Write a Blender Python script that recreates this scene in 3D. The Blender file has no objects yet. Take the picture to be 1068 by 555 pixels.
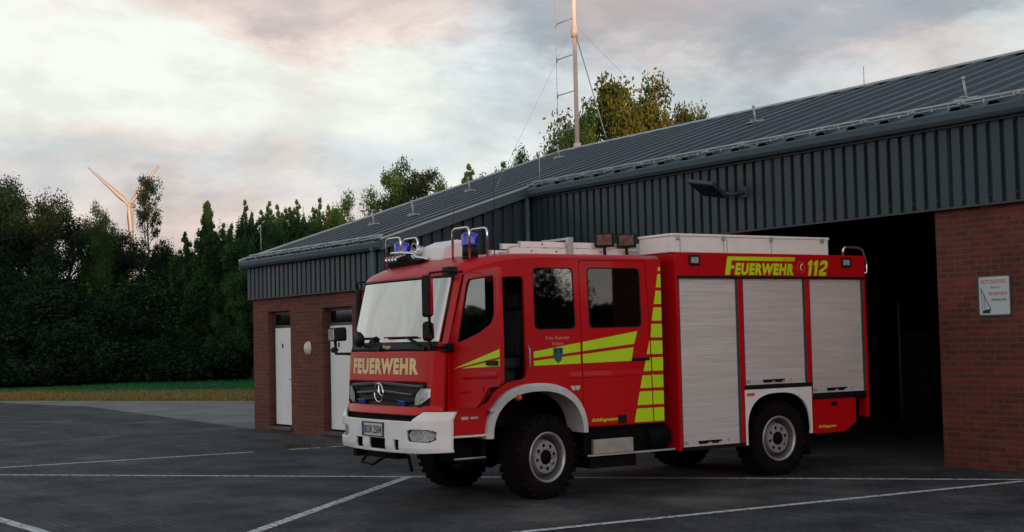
import bpy, bmesh, math, random
from mathutils import Vector, Matrix, noise
R_ = math.radians
random.seed(7)
sc = bpy.context.scene
COL = sc.collection

# ------------------------------------------------------------------ materials
def nodes_of(name):
    m = bpy.data.materials.new(name); m.use_nodes = True
    nt = m.node_tree; b = nt.nodes['Principled BSDF']
    return m, nt, b

def mat(name, col, rough=.5, metal=0., var=0., vscale=3., bump=0., bscale=60., coat=0., rvar=0., spec=None, tc='Object', stretch=None):
    m, nt, b = nodes_of(name)
    b.inputs['Base Color'].default_value = (*col, 1)
    b.inputs['Roughness'].default_value = rough
    b.inputs['Metallic'].default_value = metal
    b.inputs['Coat Weight'].default_value = coat
    b.inputs['Coat Roughness'].default_value = .04
    if spec is not None: b.inputs['Specular IOR Level'].default_value = spec
    N, L = nt.nodes, nt.links
    t = N.new('ShaderNodeTexCoord')
    if var or rvar:
        n = N.new('ShaderNodeTexNoise'); n.inputs['Scale'].default_value = vscale; n.inputs['Detail'].default_value = 5
        if stretch:
            mp = N.new('ShaderNodeMapping'); mp.inputs['Scale'].default_value = stretch; L.new(t.outputs[tc], mp.inputs[0]); L.new(mp.outputs[0], n.inputs['Vector'])
        else: L.new(t.outputs[tc], n.inputs['Vector'])
        if var:
            r = N.new('ShaderNodeMapRange'); r.inputs['From Min'].default_value = .3; r.inputs['From Max'].default_value = .7
            r.inputs['To Min'].default_value = 1-var; r.inputs['To Max'].default_value = 1+var
            L.new(n.outputs['Fac'], r.inputs['Value'])
            mx = N.new('ShaderNodeVectorMath'); mx.operation = 'SCALE'; mx.inputs[0].default_value = col
            L.new(r.outputs[0], mx.inputs['Scale']); L.new(mx.outputs[0], b.inputs['Base Color'])
        if rvar:
            r = N.new('ShaderNodeMapRange'); r.inputs['From Min'].default_value = .3; r.inputs['From Max'].default_value = .7
            r.inputs['To Min'].default_value = max(.02, rough-rvar); r.inputs['To Max'].default_value = rough+rvar
            L.new(n.outputs['Fac'], r.inputs['Value']); L.new(r.outputs[0], b.inputs['Roughness'])
    if bump:
        n2 = N.new('ShaderNodeTexNoise'); n2.inputs['Scale'].default_value = bscale; n2.inputs['Detail'].default_value = 3
        L.new(t.outputs[tc], n2.inputs['Vector'])
        bp = N.new('ShaderNodeBump'); bp.inputs['Strength'].default_value = bump; bp.inputs['Distance'].default_value = .01
        L.new(n2.outputs['Fac'], bp.inputs['Height']); L.new(bp.outputs[0], b.inputs['Normal'])
    return m

M = {}
M['red'] = mat('red_paint', (.50, .003, .008), .38, coat=.2, spec=.2, var=.06, vscale=1.5, rvar=.05)
M['red_dark'] = mat('dark_red_paint', (.42, .006, .01), .4, var=.1)
M['white'] = mat('white_paint', (.80, .82, .82), .35, coat=.4, var=.05, vscale=4, rvar=.06)
M['fender'] = mat('grey_white_fender', (.55, .57, .57), .45, var=.08, vscale=5)
M['black'] = mat('black_plastic', (.006, .007, .008), .5, var=.2, vscale=8, spec=.25)
M['rubber'] = mat('tyre_rubber', (.007, .006, .0055), .95, spec=.12, var=.35, vscale=6, bump=.3, bscale=80)
M['chassis'] = mat('chassis_black', (.004, .004, .0045), .8, var=.3, vscale=6, spec=.12)
M['interior'] = mat('cab_lining', (.015, .016, .018), .8, var=.15)
M['alu'] = mat('brushed_aluminium', (.76, .75, .75), (.42), metal=.35, var=.09, vscale=5, rvar=.1, stretch=(.25, .25, 7))
M['alu_white'] = mat('pale_aluminium', (.86, .82, .80), .5, metal=.0, var=.04, vscale=5)
M['chrome'] = mat('polished_steel', (.75, .75, .76), .16, metal=1.)
M['steel'] = mat('galvanised_steel', (.45, .47, .49), .5, metal=.6, var=.15, vscale=6)
M['rim_shaded'] = mat('wheel_barrel_shaded', (.10, .10, .10), .6, metal=.3, var=.25, vscale=9)  # darker copy of the rim colour: shade inside the barrel put into paint
M['rim'] = mat('wheel_rim_silver', (.42, .43, .44), .38, metal=.5, var=.15, vscale=9)
M['yellow'] = mat('fluorescent_yellow_film', (.50, .78, .005), .4, var=.04)
M['cream'] = mat('cream_reflective_film', (.74, .64, .28), .4, var=.04)
M['lettergrey'] = mat('faded_pale_letters', (.50, .28, .26), .5)
M['blue'] = mat('blue_lens', (.01, .02, .55), .15, coat=.6)
M['blue_dark'] = mat('dark_blue_lens', (.01, .03, .22), .2)
M['orange'] = mat('orange_lens', (.7, .10, .01), .3)
M['green'] = mat('crest_green', (.01, .12, .09), .4, var=.2, vscale=30)
M['work_lens'] = mat('work_lamp_lens', (.13, .06, .05), .15, metal=.3, coat=1., var=.5, vscale=14)
M['lens'] = mat('clear_lens', (.50, .53, .55), .12, metal=.35, coat=1., var=.35, vscale=22)
M['plate'] = mat('plate_white', (.50, .56, .58), .4)
M['ink'] = mat('black_ink', (.01, .012, .015), .5)
M['redink'] = mat('red_ink', (.55, .03, .04), .5)
M['euro'] = mat('plate_blue', (.01, .06, .28), .4)
M['siding'] = mat('anthracite_siding', (.022, .041, .053), .5, var=.26, vscale=2.0, rvar=.08, stretch=(1, 1, .25))
M['roof'] = mat('slate_blue_roof', (.026, .042, .056), .42, var=.22, vscale=1.4, rvar=.12, stretch=(1, .2, .2))
M['gutter'] = mat('grey_blue_gutter', (.060, .095, .115), .4, var=.08, vscale=4)
M['trim'] = mat('pale_metal_trim', (.42, .46, .48), .4, metal=.3, var=.1)
M['door'] = mat('white_door', (.78, .81, .81), .45, var=.04, vscale=2)
M['frame'] = mat('dark_frame', (.035, .045, .05), .5, var=.1)
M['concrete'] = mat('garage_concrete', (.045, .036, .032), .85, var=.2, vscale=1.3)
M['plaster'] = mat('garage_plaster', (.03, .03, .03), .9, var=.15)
M['sign'] = mat('sign_plate', (.52, .60, .62), .4, var=.05)
M['mast'] = mat('mast_paint', (.62, .52, .48), .5, var=.08, vscale=3)
M['turbine'] = mat('turbine_white', (.36, .35, .35), .5)
M['tank'] = mat('chequer_plate', (.42, .40, .38), .5, metal=.4, var=.12, vscale=10)
M['seat'] = mat('dark_seat', (.02, .022, .03), .85)
M['lampglass'] = mat('bulkhead_glass', (.62, .60, .54), .3, coat=.5)
M['pole_y'] = mat('ochre_wood', (.07, .035, .015), .7, var=.2)
M['marking'] = None

def glass(name, tint, refl, rough=.02):
    m = bpy.data.materials.new(name); m.use_nodes = True
    nt = m.node_tree; N, L = nt.nodes, nt.links
    for n in list(N): N.remove(n)
    o = N.new('ShaderNodeOutputMaterial')
    tr = N.new('ShaderNodeBsdfTransparent'); tr.inputs[0].default_value = (*tint, 1)
    gl = N.new('ShaderNodeBsdfGlossy'); gl.inputs['Roughness'].default_value = rough; gl.inputs[0].default_value = (.93, .96, .97, 1)
    fr = N.new('ShaderNodeFresnel'); fr.inputs[0].default_value = 1.5
    ad = N.new('ShaderNodeMath'); ad.operation = 'ADD'; ad.use_clamp = True; ad.inputs[1].default_value = refl
    mx = N.new('ShaderNodeMixShader')
    L.new(fr.outputs[0], ad.inputs[0]); L.new(ad.outputs[0], mx.inputs[0])
    L.new(tr.outputs[0], mx.inputs[1]); L.new(gl.outputs[0], mx.inputs[2]); L.new(mx.outputs[0], o.inputs[0])
    return m
M['windscreen'] = glass('coated_windscreen', (.24, .26, .26), .37)
M['glass'] = glass('tinted_side_glass', (.05, .055, .055), .15)
M['darkglass'] = glass('privacy_glass', (.015, .017, .017), .03)
M['transom'] = glass('transom_glass', (.08, .1, .1), .05, .05)
M['mirror'] = mat('mirror_glass', (.8, .82, .83), .03, metal=1.)

def brick_mat(name, c1, c2, mortar, plane, w=.25, h=.085, mort=.012, bstr=.5, var=.25):
    m, nt, b = nodes_of(name); N, L = nt.nodes, nt.links
    t = N.new('ShaderNodeTexCoord'); s = N.new('ShaderNodeSeparateXYZ'); c = N.new('ShaderNodeCombineXYZ')
    L.new(t.outputs['Object'], s.inputs[0])
    a1, a2 = {'XZ': ('X', 'Z'), 'YZ': ('Y', 'Z'), 'XY': ('X', 'Y')}[plane]
    if plane == 'WALL':
        pass
    L.new(s.outputs[a1], c.inputs[0]); L.new(s.outputs[a2], c.inputs[1])
    if plane == 'XZ':   # add y so that walls facing x keep their courses too
        ad = N.new('ShaderNodeMath'); ad.operation = 'ADD'; L.new(s.outputs['X'], ad.inputs[0]); L.new(s.outputs['Y'], ad.inputs[1])
        L.new(ad.outputs[0], c.inputs[0])
    br = N.new('ShaderNodeTexBrick'); br.inputs['Scale'].default_value = 1
    br.inputs['Brick Width'].default_value = w; br.inputs['Row Height'].default_value = h
    br.inputs['Mortar Size'].default_value = mort; br.inputs['Mortar Smooth'].default_value = .2
    br.inputs['Color1'].default_value = (*c1, 1); br.inputs['Color2'].default_value = (*c2, 1); br.inputs['Mortar'].default_value = (*mortar, 1)
    L.new(c.outputs[0], br.inputs['Vector'])
    n = N.new('ShaderNodeTexNoise'); n.inputs['Scale'].default_value = 1.1; n.inputs['Detail'].default_value = 6; n.inputs['Roughness'].default_value = .65
    L.new(t.outputs['Object'], n.inputs['Vector'])
    r = N.new('ShaderNodeMapRange'); r.inputs['From Min'].default_value = .3; r.inputs['From Max'].default_value = .7
    r.inputs['To Min'].default_value = 1-var; r.inputs['To Max'].default_value = 1+var; L.new(n.outputs['Fac'], r.inputs['Value'])
    mx = N.new('ShaderNodeVectorMath'); mx.operation = 'SCALE'; L.new(br.outputs['Color'], mx.inputs[0]); L.new(r.outputs[0], mx.inputs['Scale'])
    L.new(mx.outputs[0], b.inputs['Base Color']); b.inputs['Roughness'].default_value = .85
    bp = N.new('ShaderNodeBump'); bp.inputs['Strength'].default_value = bstr; bp.inputs['Distance'].default_value = .01; bp.invert = True
    L.new(br.outputs['Fac'], bp.inputs['Height']); L.new(bp.outputs[0], b.inputs['Normal'])
    return m, nt, b, mx
M['brick'] = brick_mat('red_brick', (.18, .031, .017), (.095, .019, .012), (.092, .062, .050), 'XZ')[0]

def asphalt_paver():
    m, nt, b, mx = brick_mat('dark_paving', (.058, .060, .064), (.036, .038, .042), (.018, .018, .020), 'XY', .21, .105, .008, .55, .22)
    N, L = nt.nodes, nt.links
    t = N.new('ShaderNodeTexCoord')
    # worn pale and brown stains with a shape of their own
    n = N.new('ShaderNodeTexNoise'); n.inputs['Scale'].default_value = .33; n.inputs['Detail'].default_value = 7; n.inputs['Roughness'].default_value = .62
    mp = N.new('ShaderNodeMapping'); mp.inputs['Scale'].default_value = (1, 1.8, 1); mp.inputs['Rotation'].default_value[2] = R_(-35)
    L.new(t.outputs['Object'], mp.inputs[0]); L.new(mp.outputs[0], n.inputs['Vector'])
    r = N.new('ShaderNodeMapRange'); r.inputs['From Min'].default_value = .52; r.inputs['From Max'].default_value = .68; r.inputs['To Max'].default_value = .7
    L.new(n.outputs['Fac'], r.inputs['Value'])
    mix = N.new('ShaderNodeMix'); mix.data_type = 'RGBA'; mix.inputs['B'].default_value = (.11, .10, .094, 1)
    L.new(r.outputs[0], mix.inputs['Factor']); L.new(mx.outputs[0], mix.inputs['A'])
    # oil spots and fine grit
    n3 = N.new('ShaderNodeTexNoise'); n3.inputs['Scale'].default_value = 45; n3.inputs['Detail'].default_value = 4
    L.new(t.outputs['Object'], n3.inputs['Vector'])
    r3 = N.new('ShaderNodeMapRange'); r3.inputs['From Min'].default_value = .3; r3.inputs['From Max'].default_value = .7; r3.inputs['To Min'].default_value = .45; r3.inputs['To Max'].default_value = 1.6
    L.new(n3.outputs['Fac'], r3.inputs['Value'])
    n4 = N.new('ShaderNodeTexNoise'); n4.inputs['Scale'].default_value = .9; n4.inputs['Detail'].default_value = 3; L.new(t.outputs['Object'], n4.inputs['Vector'])
    r4 = N.new('ShaderNodeMapRange'); r4.inputs['From Min'].default_value = .34; r4.inputs['From Max'].default_value = .66; r4.inputs['To Min'].default_value = .55; r4.inputs['To Max'].default_value = 1.5; L.new(n4.outputs['Fac'], r4.inputs['Value'])
    mu = N.new('ShaderNodeMath'); mu.operation = 'MULTIPLY'; L.new(r3.outputs[0], mu.inputs[0]); L.new(r4.outputs[0], mu.inputs[1])
    s2 = N.new('ShaderNodeVectorMath'); s2.operation = 'SCALE'; L.new(mix.outputs['Result'], s2.inputs[0]); L.new(mu.outputs[0], s2.inputs['Scale'])
    L.new(s2.outputs[0], b.inputs['Base Color']); b.inputs['Roughness'].default_value = .8
    b.inputs['Specular IOR Level'].default_value = .25
    return m
M['paving'] = asphalt_paver()
M['pale_paving'] = mat('pale_concrete_road', (.17, .165, .16), .9, var=.3, vscale=.5, bump=.3, bscale=9)

def grass_ground():
    m, nt, b = nodes_of('meadow_ground'); N, L = nt.nodes, nt.links
    t = N.new('ShaderNodeTexCoord'); s = N.new('ShaderNodeSeparateXYZ'); L.new(t.outputs['Object'], s.inputs[0])
    # distance from the yard's edge, which runs (-57,13.3) -> (-46,19.5); inward normal (-.49,.87)
    def mth(op, a, bb):
        k = N.new('ShaderNodeMath'); k.operation = op
        for i, v in enumerate((a, bb)):
            if isinstance(v, (int, float)): k.inputs[i].default_value = v
            else: L.new(v, k.inputs[i])
        return k.outputs[0]
    d = mth('ADD', mth('MULTIPLY', s.outputs['X'], -.49), mth('MULTIPLY', s.outputs['Y'], .87)); d = mth('SUBTRACT', d, 39.6)
    n = N.new('ShaderNodeTexNoise'); n.inputs['Scale'].default_value = .25; n.inputs['Detail'].default_value = 6; L.new(t.outputs['Object'], n.inputs['Vector'])
    d2 = mth('ADD', d, mth('MULTIPLY', mth('SUBTRACT', n.outputs['Fac'], .5), 6.))
    r = N.new('ShaderNodeMapRange'); r.inputs['From Min'].default_value = 7; r.inputs['From Max'].default_value = 11; L.new(d2, r.inputs['Value'])
    n2 = N.new('ShaderNodeTexNoise'); n2.inputs['Scale'].default_value = 1.6; n2.inputs['Detail'].default_value = 6; L.new(t.outputs['Object'], n2.inputs['Vector'])
    c1 = N.new('ShaderNodeMix'); c1.data_type = 'RGBA'; c1.inputs['A'].default_value = (.24, .175, .065, 1); c1.inputs['B'].default_value = (.12, .105, .034, 1); L.new(n2.outputs['Fac'], c1.inputs['Factor'])
    c2 = N.new('ShaderNodeMix'); c2.data_type = 'RGBA'; c2.inputs['B'].default_value = (.016, .105, .032, 1)
    L.new(r.outputs[0], c2.inputs['Factor']); L.new(c1.outputs['Result'], c2.inputs['A'])
    L.new(c2.outputs['Result'], b.inputs['Base Color']); b.inputs['Roughness'].default_value = .95; b.inputs['Specular IOR Level'].default_value = .1
    return m
M['grass'] = grass_ground()

def marking_mat():
    m, nt, b = nodes_of('worn_white_line'); N, L = nt.nodes, nt.links
    t = N.new('ShaderNodeTexCoord')
    n = N.new('ShaderNodeTexNoise'); n.inputs['Scale'].default_value = 14; n.inputs['Detail'].default_value = 5; L.new(t.outputs['Object'], n.inputs['Vector'])
    br = N.new('ShaderNodeTexBrick'); br.inputs['Scale'].default_value = 1; br.inputs['Brick Width'].default_value = .21; br.inputs['Row Height'].default_value = .105; br.inputs['Mortar Size'].default_value = .004
    L.new(t.outputs['Object'], br.inputs['Vector'])
    r = N.new('ShaderNodeMapRange'); r.inputs['From Min'].default_value = .34; r.inputs['From Max'].default_value = .50; L.new(n.outputs['Fac'], r.inputs['Value'])
    mt = N.new('ShaderNodeMath'); mt.operation = 'SUBTRACT'; mt.use_clamp = True; L.new(r.outputs[0], mt.inputs[0]); L.new(br.outputs['Fac'], mt.inputs[1])
    c = N.new('ShaderNodeMix'); c.data_type = 'RGBA'; c.inputs['A'].default_value = (.045, .046, .05, 1); c.inputs['B'].default_value = (.62, .64, .64, 1)
    L.new(mt.outputs[0], c.inputs['Factor']); L.new(c.outputs['Result'], b.inputs['Base Color']); b.inputs['Roughness'].default_value = .8
    return m
M['marking'] = marking_mat()

def leaf_mat(name, c1, c2):
    m = bpy.data.materials.new(name); m.use_nodes = True
    nt = m.node_tree; N, L = nt.nodes, nt.links; b = N['Principled BSDF']
    t = N.new('ShaderNodeTexCoord'); n = N.new('ShaderNodeTexNoise'); n.inputs['Scale'].default_value = .9; n.inputs['Detail'].default_value = 4
    L.new(t.outputs['Object'], n.inputs['Vector'])
    r = N.new('ShaderNodeMapRange'); r.inputs['From Min'].default_value = .35; r.inputs['From Max'].default_value = .68; L.new(n.outputs['Fac'], r.inputs['Value'])
    c = N.new('ShaderNodeMix'); c.data_type = 'RGBA'; c.inputs['A'].default_value = (*c1, 1); c.inputs['B'].default_value = (*c2, 1)
    L.new(r.outputs[0], c.inputs['Factor']); L.new(c.outputs['Result'], b.inputs['Base Color'])
    b.inputs['Roughness'].default_value = .7; b.inputs['Specular IOR Level'].default_value = .2
    tl = N.new('ShaderNodeBsdfTranslucent'); L.new(c.outputs['Result'], tl.inputs[0])
    mx = N.new('ShaderNodeMixShader'); mx.inputs[0].default_value = .3
    o = N['Material Output']; L.new(b.outputs[0], mx.inputs[1]); L.new(tl.outputs[0], mx.inputs[2]); L.new(mx.outputs[0], o.inputs[0])
    return m
M['leaf_dark'] = leaf_mat('dark_leaves', (.006, .024, .013), (.020, .048, .019))
M['leaf_mid'] = leaf_mat('green_leaves', (.016, .060, .020), (.050, .105, .024))
M['leaf_con'] = leaf_mat('needle_leaves', (.014, .062, .028), (.056, .125, .036))
M['leaf_sunlit'] = leaf_mat('sunlit_green_leaves', (.012, .045, .014), (.13, .13, .020))  # yellow in the mix puts part of the low sunlight into the leaf colour
M['bark'] = mat('bark', (.06, .045, .035), .9, var=.3, vscale=4, bump=.6, bscale=14)
M['straw'] = mat('dry_weeds', (.12, .10, .06), .9, var=.35, vscale=14)

# ------------------------------------------------------------------ mesh helpers
class MB:
    def __init__(s): s.v = []; s.f = []; s.sm = []
    def add(s, vs, fs, smooth=False):
        o = len(s.v); s.v += [Vector(p) for p in vs]
        for f in fs: s.f.append([i+o for i in f]); s.sm.append(smooth)
        return s
    def box(s, x0, x1, y0, y1, z0, z1, rot=None, piv=None):
        vs = [Vector((x, y, z)) for z in (z0, z1) for y in (y0, y1) for x in (x0, x1)]
        if rot is not None:
            piv = Vector(piv); vs = [rot @ (p-piv) + piv for p in vs]
        return s.add(vs, [(0, 2, 3, 1), (4, 5, 7, 6), (0, 1, 5, 4), (2, 6, 7, 3), (0, 4, 6, 2), (1, 3, 7, 5)])
    def tube(s, pts, r, seg=8, caps=True, smooth=True):
        pts = [Vector(p) for p in pts]; n = len(pts)
        rr = r if isinstance(r, (list, tuple)) else [r]*n
        t0 = (pts[1]-pts[0]).normalized()
        up = Vector((0, 0, 1)) if abs(t0.z) < .9 else Vector((1, 0, 0))
        nrm = t0.cross(up).normalized(); vs = []
        for i, p in enumerate(pts):
            if i == 0: t = pts[1]-p
            elif i == n-1: t = p-pts[i-1]
            else: t = (pts[i+1]-p).normalized()+(p-pts[i-1]).normalized()
            t = t.normalized() if t.length > 1e-9 else t0
            nrm = (nrm-t*nrm.dot(t)); nrm = nrm.normalized() if nrm.length > 1e-6 else t.orthogonal().normalized()
            b = t.cross(nrm)
            for k in range(seg):
                a = 2*math.pi*k/seg; vs.append(p+(nrm*math.cos(a)+b*math.sin(a))*rr[i])
        fs = [(i*seg+k, i*seg+(k+1) % seg, (i+1)*seg+(k+1) % seg, (i+1)*seg+k) for i in range(n-1) for k in range(seg)]
        o = len(s.v); s.add(vs, fs, smooth)
        if caps:
            s.f.append([o+k for k in range(seg)][::-1]); s.sm.append(False)
            s.f.append([o+(n-1)*seg+k for k in range(seg)]); s.sm.append(False)
        return s
    def lathe(s, prof, mtx, seg=32, smooth=True, close=False):
        # prof: (r, h); axis = local x of mtx
        vs = []
        for r, h in prof:
            for k in range(seg):
                a = 2*math.pi*k/seg; vs.append(mtx @ Vector((h, r*math.cos(a), r*math.sin(a))))
        n = len(prof); m = n if close else n-1
        fs = [(i*seg+k, i*seg+(k+1) % seg, ((i+1) % n)*seg+(k+1) % seg, ((i+1) % n)*seg+k) for i in range(m) for k in range(seg)]
        return s.add(vs, fs, smooth)
    def prism(s, poly, fn, d0, d1):
        n = len(poly); vs = [fn(a, b, d0) for a, b in poly]+[fn(a, b, d1) for a, b in poly]
        fs = [list(range(n))[::-1], [n+i for i in range(n)]]+[(i, (i+1) % n, n+(i+1) % n, n+i) for i in range(n)]
        return s.add(vs, fs)
    def build(s, name, m, parent=None, bevel=0, solid=0, fixn=True, origin=None, autosmooth=False):
        me = bpy.data.meshes.new(name)
        off = Vector(parent['_o']) if parent is not None and '_o' in parent else Vector((0, 0, 0))
        if origin is not None: off = Vector(origin)
        me.from_pydata([p-off for p in s.v], [], s.f); me.validate()
        me.polygons.foreach_set('use_smooth', s.sm[:len(me.polygons)] if len(me.polygons) == len(s.sm) else [False]*len(me.polygons))
        if fixn:
            bm = bmesh.new(); bm.from_mesh(me); bmesh.ops.recalc_face_normals(bm, faces=bm.faces); bm.to_mesh(me); bm.free()
        me.materials.append(m)
        o = bpy.data.objects.new(name, me); COL.objects.link(o)
        if parent is not None: o.parent = parent; o['_o'] = tuple(off)
        else: o['_o'] = tuple(off)
        if origin is not None: o.location = off
        if solid:
            md = o.modifiers.new('solid', 'SOLIDIFY'); md.thickness = solid; md.offset = 0
        if bevel:
            md = o.modifiers.new('bevel', 'BEVEL'); md.width = bevel; md.segments = 2; md.limit_method = 'ANGLE'; md.angle_limit = R_(40)
        return o

def tag(o, label=None, cat=None, group=None, kind=None):
    if label: o['label'] = label
    if cat: o['category'] = cat
    if group: o['group'] = group
    if kind: o['kind'] = kind
    return o
def empty(name, loc, label, cat, group=None):
    o = bpy.data.objects.new(name, None); COL.objects.link(o); o.location = loc; o['_o'] = tuple(loc); o.empty_display_size = .2
    return tag(o, label, cat, group)
def copy_tree(o, loc=None, rz=None, scale=None, parent=None):
    c = o.copy(); COL.objects.link(c)
    if parent is not None: c.parent = parent
    if loc is not None: c.location = loc
    if rz is not None: c.rotation_euler = (0, 0, rz)
    if scale is not None: c.scale = scale
    for ch in o.children: copy_tree(ch, parent=c)
    return c

def flat_fill(loops, fn, thick, name, m, parent=None, bevel=0, d=0.):
    """plate with holes: loops are closed 2D outlines, filled even-odd, extruded and mapped by fn(a,b,depth)."""
    cu = bpy.data.curves.new('tmp', 'CURVE'); cu.dimensions = '2D'; cu.fill_mode = 'BOTH'; cu.extrude = thick/2
    for lp in loops:
        sp = cu.splines.new('POLY'); sp.points.add(len(lp)-1)
        for i, (a, b) in enumerate(lp): sp.points[i].co = (a, b, 0, 1)
        sp.use_cyclic_u = True
    ob = bpy.data.objects.new('tmp', cu); COL.objects.link(ob)
    dg = bpy.context.evaluated_depsgraph_get(); dg.update()
    me = bpy.data.meshes.new_from_object(ob.evaluated_get(dg))
    bpy.data.objects.remove(ob); bpy.data.curves.remove(cu)
    bm = bmesh.new(); bm.from_mesh(me); bmesh.ops.remove_doubles(bm, verts=bm.verts, dist=1e-5)
    mb = MB(); bm.verts.ensure_lookup_table()
    mb.v = [Vector(fn(v.co.x, v.co.y, d+v.co.z)) for v in bm.verts]; mb.f = [[v.index for v in f.verts] for f in bm.faces]; mb.sm = [False]*len(mb.f)
    bm.free(); bpy.data.meshes.remove(me)
    return mb.build(name, m, parent, bevel=bevel)

def rpoly(pts, r, n=5):
    """round the corners of a 2D outline"""
    out = []; N = len(pts)
    rr = r if isinstance(r, (list, tuple)) else [r]*N
    for i in range(N):
        p = Vector(pts[i]); a = Vector(pts[i-1]); b = Vector(pts[(i+1) % N])
        q = min(rr[i], (a-p).length*.45, (b-p).length*.45)
        if q < 1e-4: out.append(tuple(p)); continue
        s = p+(a-p).normalized()*q; e = p+(b-p).normalized()*q
        for k in range(n+1):
            t = k/n; out.append(tuple(s*(1-t)**2+p*2*t*(1-t)+e*t*t))
    return out

_font = {}
def text_mesh(txt, h, width=None, bold=0., shear=0., spacing=1.0):
    cu = bpy.data.curves.new('txt', 'FONT'); cu.body = txt; cu.size = 1; cu.offset = bold; cu.shear = shear; cu.space_character = spacing
    cu.align_x = 'CENTER'; cu.fill_mode = 'FRONT'; cu.resolution_u = 3
    ob = bpy.data.objects.new('txt', cu); COL.objects.link(ob)
    dg = bpy.context.evaluated_depsgraph_get(); dg.update()
    me = bpy.data.meshes.new_from_object(ob.evaluated_get(dg)); bpy.data.objects.remove(ob); bpy.data.curves.remove(cu)
    vs = [v.co.copy() for v in me.vertices]; fs = [list(p.vertices) for p in me.polygons]; bpy.data.meshes.remove(me)
    x0 = min(v.x for v in vs); x1 = max(v.x for v in vs); y0 = min(v.y for v in vs); y1 = max(v.y for v in vs)
    sy = h/(y1-y0); sx = (width/(x1-x0)) if width else sy
    return [((v.x-(x0+x1)/2)*sx, (v.y-y0)*sy) for v in vs], fs
def text(name, txt, h, fn, m, parent, width=None, bold=0., shear=0., spacing=1., maxlen=None):
    vs, fs = text_mesh(txt, h, width, bold, shear, spacing)
    mb = MB(); mb.add([fn(a, b) for a, b in vs], fs)
    if maxlen:
        me = bmesh.new()
    return mb.build(name, m, parent, fixn=False)

def frame_mtx(loc, xaxis, zaxis=(0, 0, 1)):
    x = Vector(xaxis).normalized(); y = Vector(zaxis).cross(x).normalized(); z = x.cross(y)
    m = Matrix((x, y, z)).transposed().to_4x4(); m.translation = Vector(loc); return m

# ================================================================== SETTING
def poly_sheet(name, pts, z, m, th=0):
    mb = MB(); mb.add([(x, y, z) for x, y in pts], [list(range(len(pts)))]); o = mb.build(name, m, fixn=False)
    # make sure it faces up
    if o.data.polygons[0].normal.z < 0: o.data.flip_normals()
    return tag(o, kind='structure')
poly_sheet('ground', [(-3000, -3000), (3000, -3000), (3000, 3000), (-3000, 3000)], -.012, M['grass'])
poly_sheet('concrete_road', [(-110, -16.5), (-90, -5.), (-57.15, 13.35), (-46.25, 19.5), (-31., 28.0), (-30.6, 12.98), (-47.75, 14.1), (-56, 12.6), (-80, -1.5), (-110, -20)], -.006, M['pale_paving'])
poly_sheet('yard', [(-110, -20), (-80, -1.5), (-56, 12.6), (-47.75, 14.1), (-30.6, 12.98), (-23.9, 12.98), (-23.9, 16.9), (45, 16.9), (45, -40), (-110, -60)], 0, M['paving'])
def line(pts, w=.10):
    w *= 1.25
    mb = MB()
    for a, b in zip(pts, pts[1:]):
        a = Vector((*a, 0)); b = Vector((*b, 0)); d = (b-a).normalized(); n = Vector((-d.y, d.x, 0))*w/2
        z = Vector((0, 0, .004+.0002*line.k)); mb.add([a+n+z, b+n+z, b-n+z, a-n+z], [(0, 3, 2, 1)])
    line.k += 1
    tag(mb.build('painted_line', M['marking'], fixn=False), kind='structure')
line.k = 0
line([(-27.5, -27), (-24.6, 5.74), (-24.25, 10.2)], .11)
line([(-24.22, 10.9), (-24.15, 12.6)], .10)
line([(-38, -7.1), (-23.19, 5.41), (-17.96, 9.97), (-12.45, 14.77), (-11.5, 15.6)], .10)
line([(-12.2, 4.05), (-17.9, 9.93)], .12)
line([(-18.5, 3.9), (-15.2, 4.1)], .12)
line([(-12.35, 3.2), (-11.98, 7.99), (-11.41, 15.44)], .10)

# dry weeds growing in the joints
def weeds(name, spots, label):
    mb = MB(); rnd = random.Random(3)
    for cx, cy, rx, ry, n, hh in spots:
        for _ in range(n):
            a = rnd.random()*6.28; q = rnd.random()**.5
            p = Vector((cx+rx*q*math.cos(a), cy+ry*q*math.sin(a), 0)); h = hh*rnd.uniform(.3, 1)
            l = Vector((rnd.uniform(-.6, .6)*h*1.3, rnd.uniform(-.6, .6)*h*1.3, h)); w = Vector((rnd.uniform(-1, 1), rnd.uniform(-1, 1), 0))*.012
            mb.add([p-w, p+w, p+l*.6+w*.6, p+l], [(0, 1, 2), (0, 2, 3)])
    return tag(mb.build(name, M['straw'], fixn=False), label, 'weeds', kind='stuff')
weeds('dry_weeds', [(-24.85, 11.35, .20, .32, 260, .10), (-24.35, 11.5, .3, .25, 110, .07), (-23.5, 11.6, .8, .12, 90, .04)], 'clump of dry straw coloured weeds in the paving in front of the brick corner')

# grass blades on the meadow edge
def grass_blades():
    mb = MB(); rnd = random.Random(5)
    for _ in range(16000):
        t = rnd.uniform(-.9, 1.6); q = rnd.random()**1.6*30
        x = -57.15+10.9*t-.49*q; y = 13.35+6.15*t+.87*q
        h = rnd.uniform(.04, .16); w = rnd.uniform(.02, .05)
        a = rnd.random()*6.28; d = Vector((math.cos(a)*w, math.sin(a)*w, 0)); p = Vector((x, y, -.01))
        mb.add([p-d, p+d, p+Vector((rnd.uniform(-.5, .5)*h, rnd.uniform(-.5, .5)*h, h))], [(0, 1, 2)])
    tag(mb.build('grass', M['grass'], fixn=False), 'rough grass standing along the far edge of the yard before the wood', 'grass', kind='stuff')
grass_blades()

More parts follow.
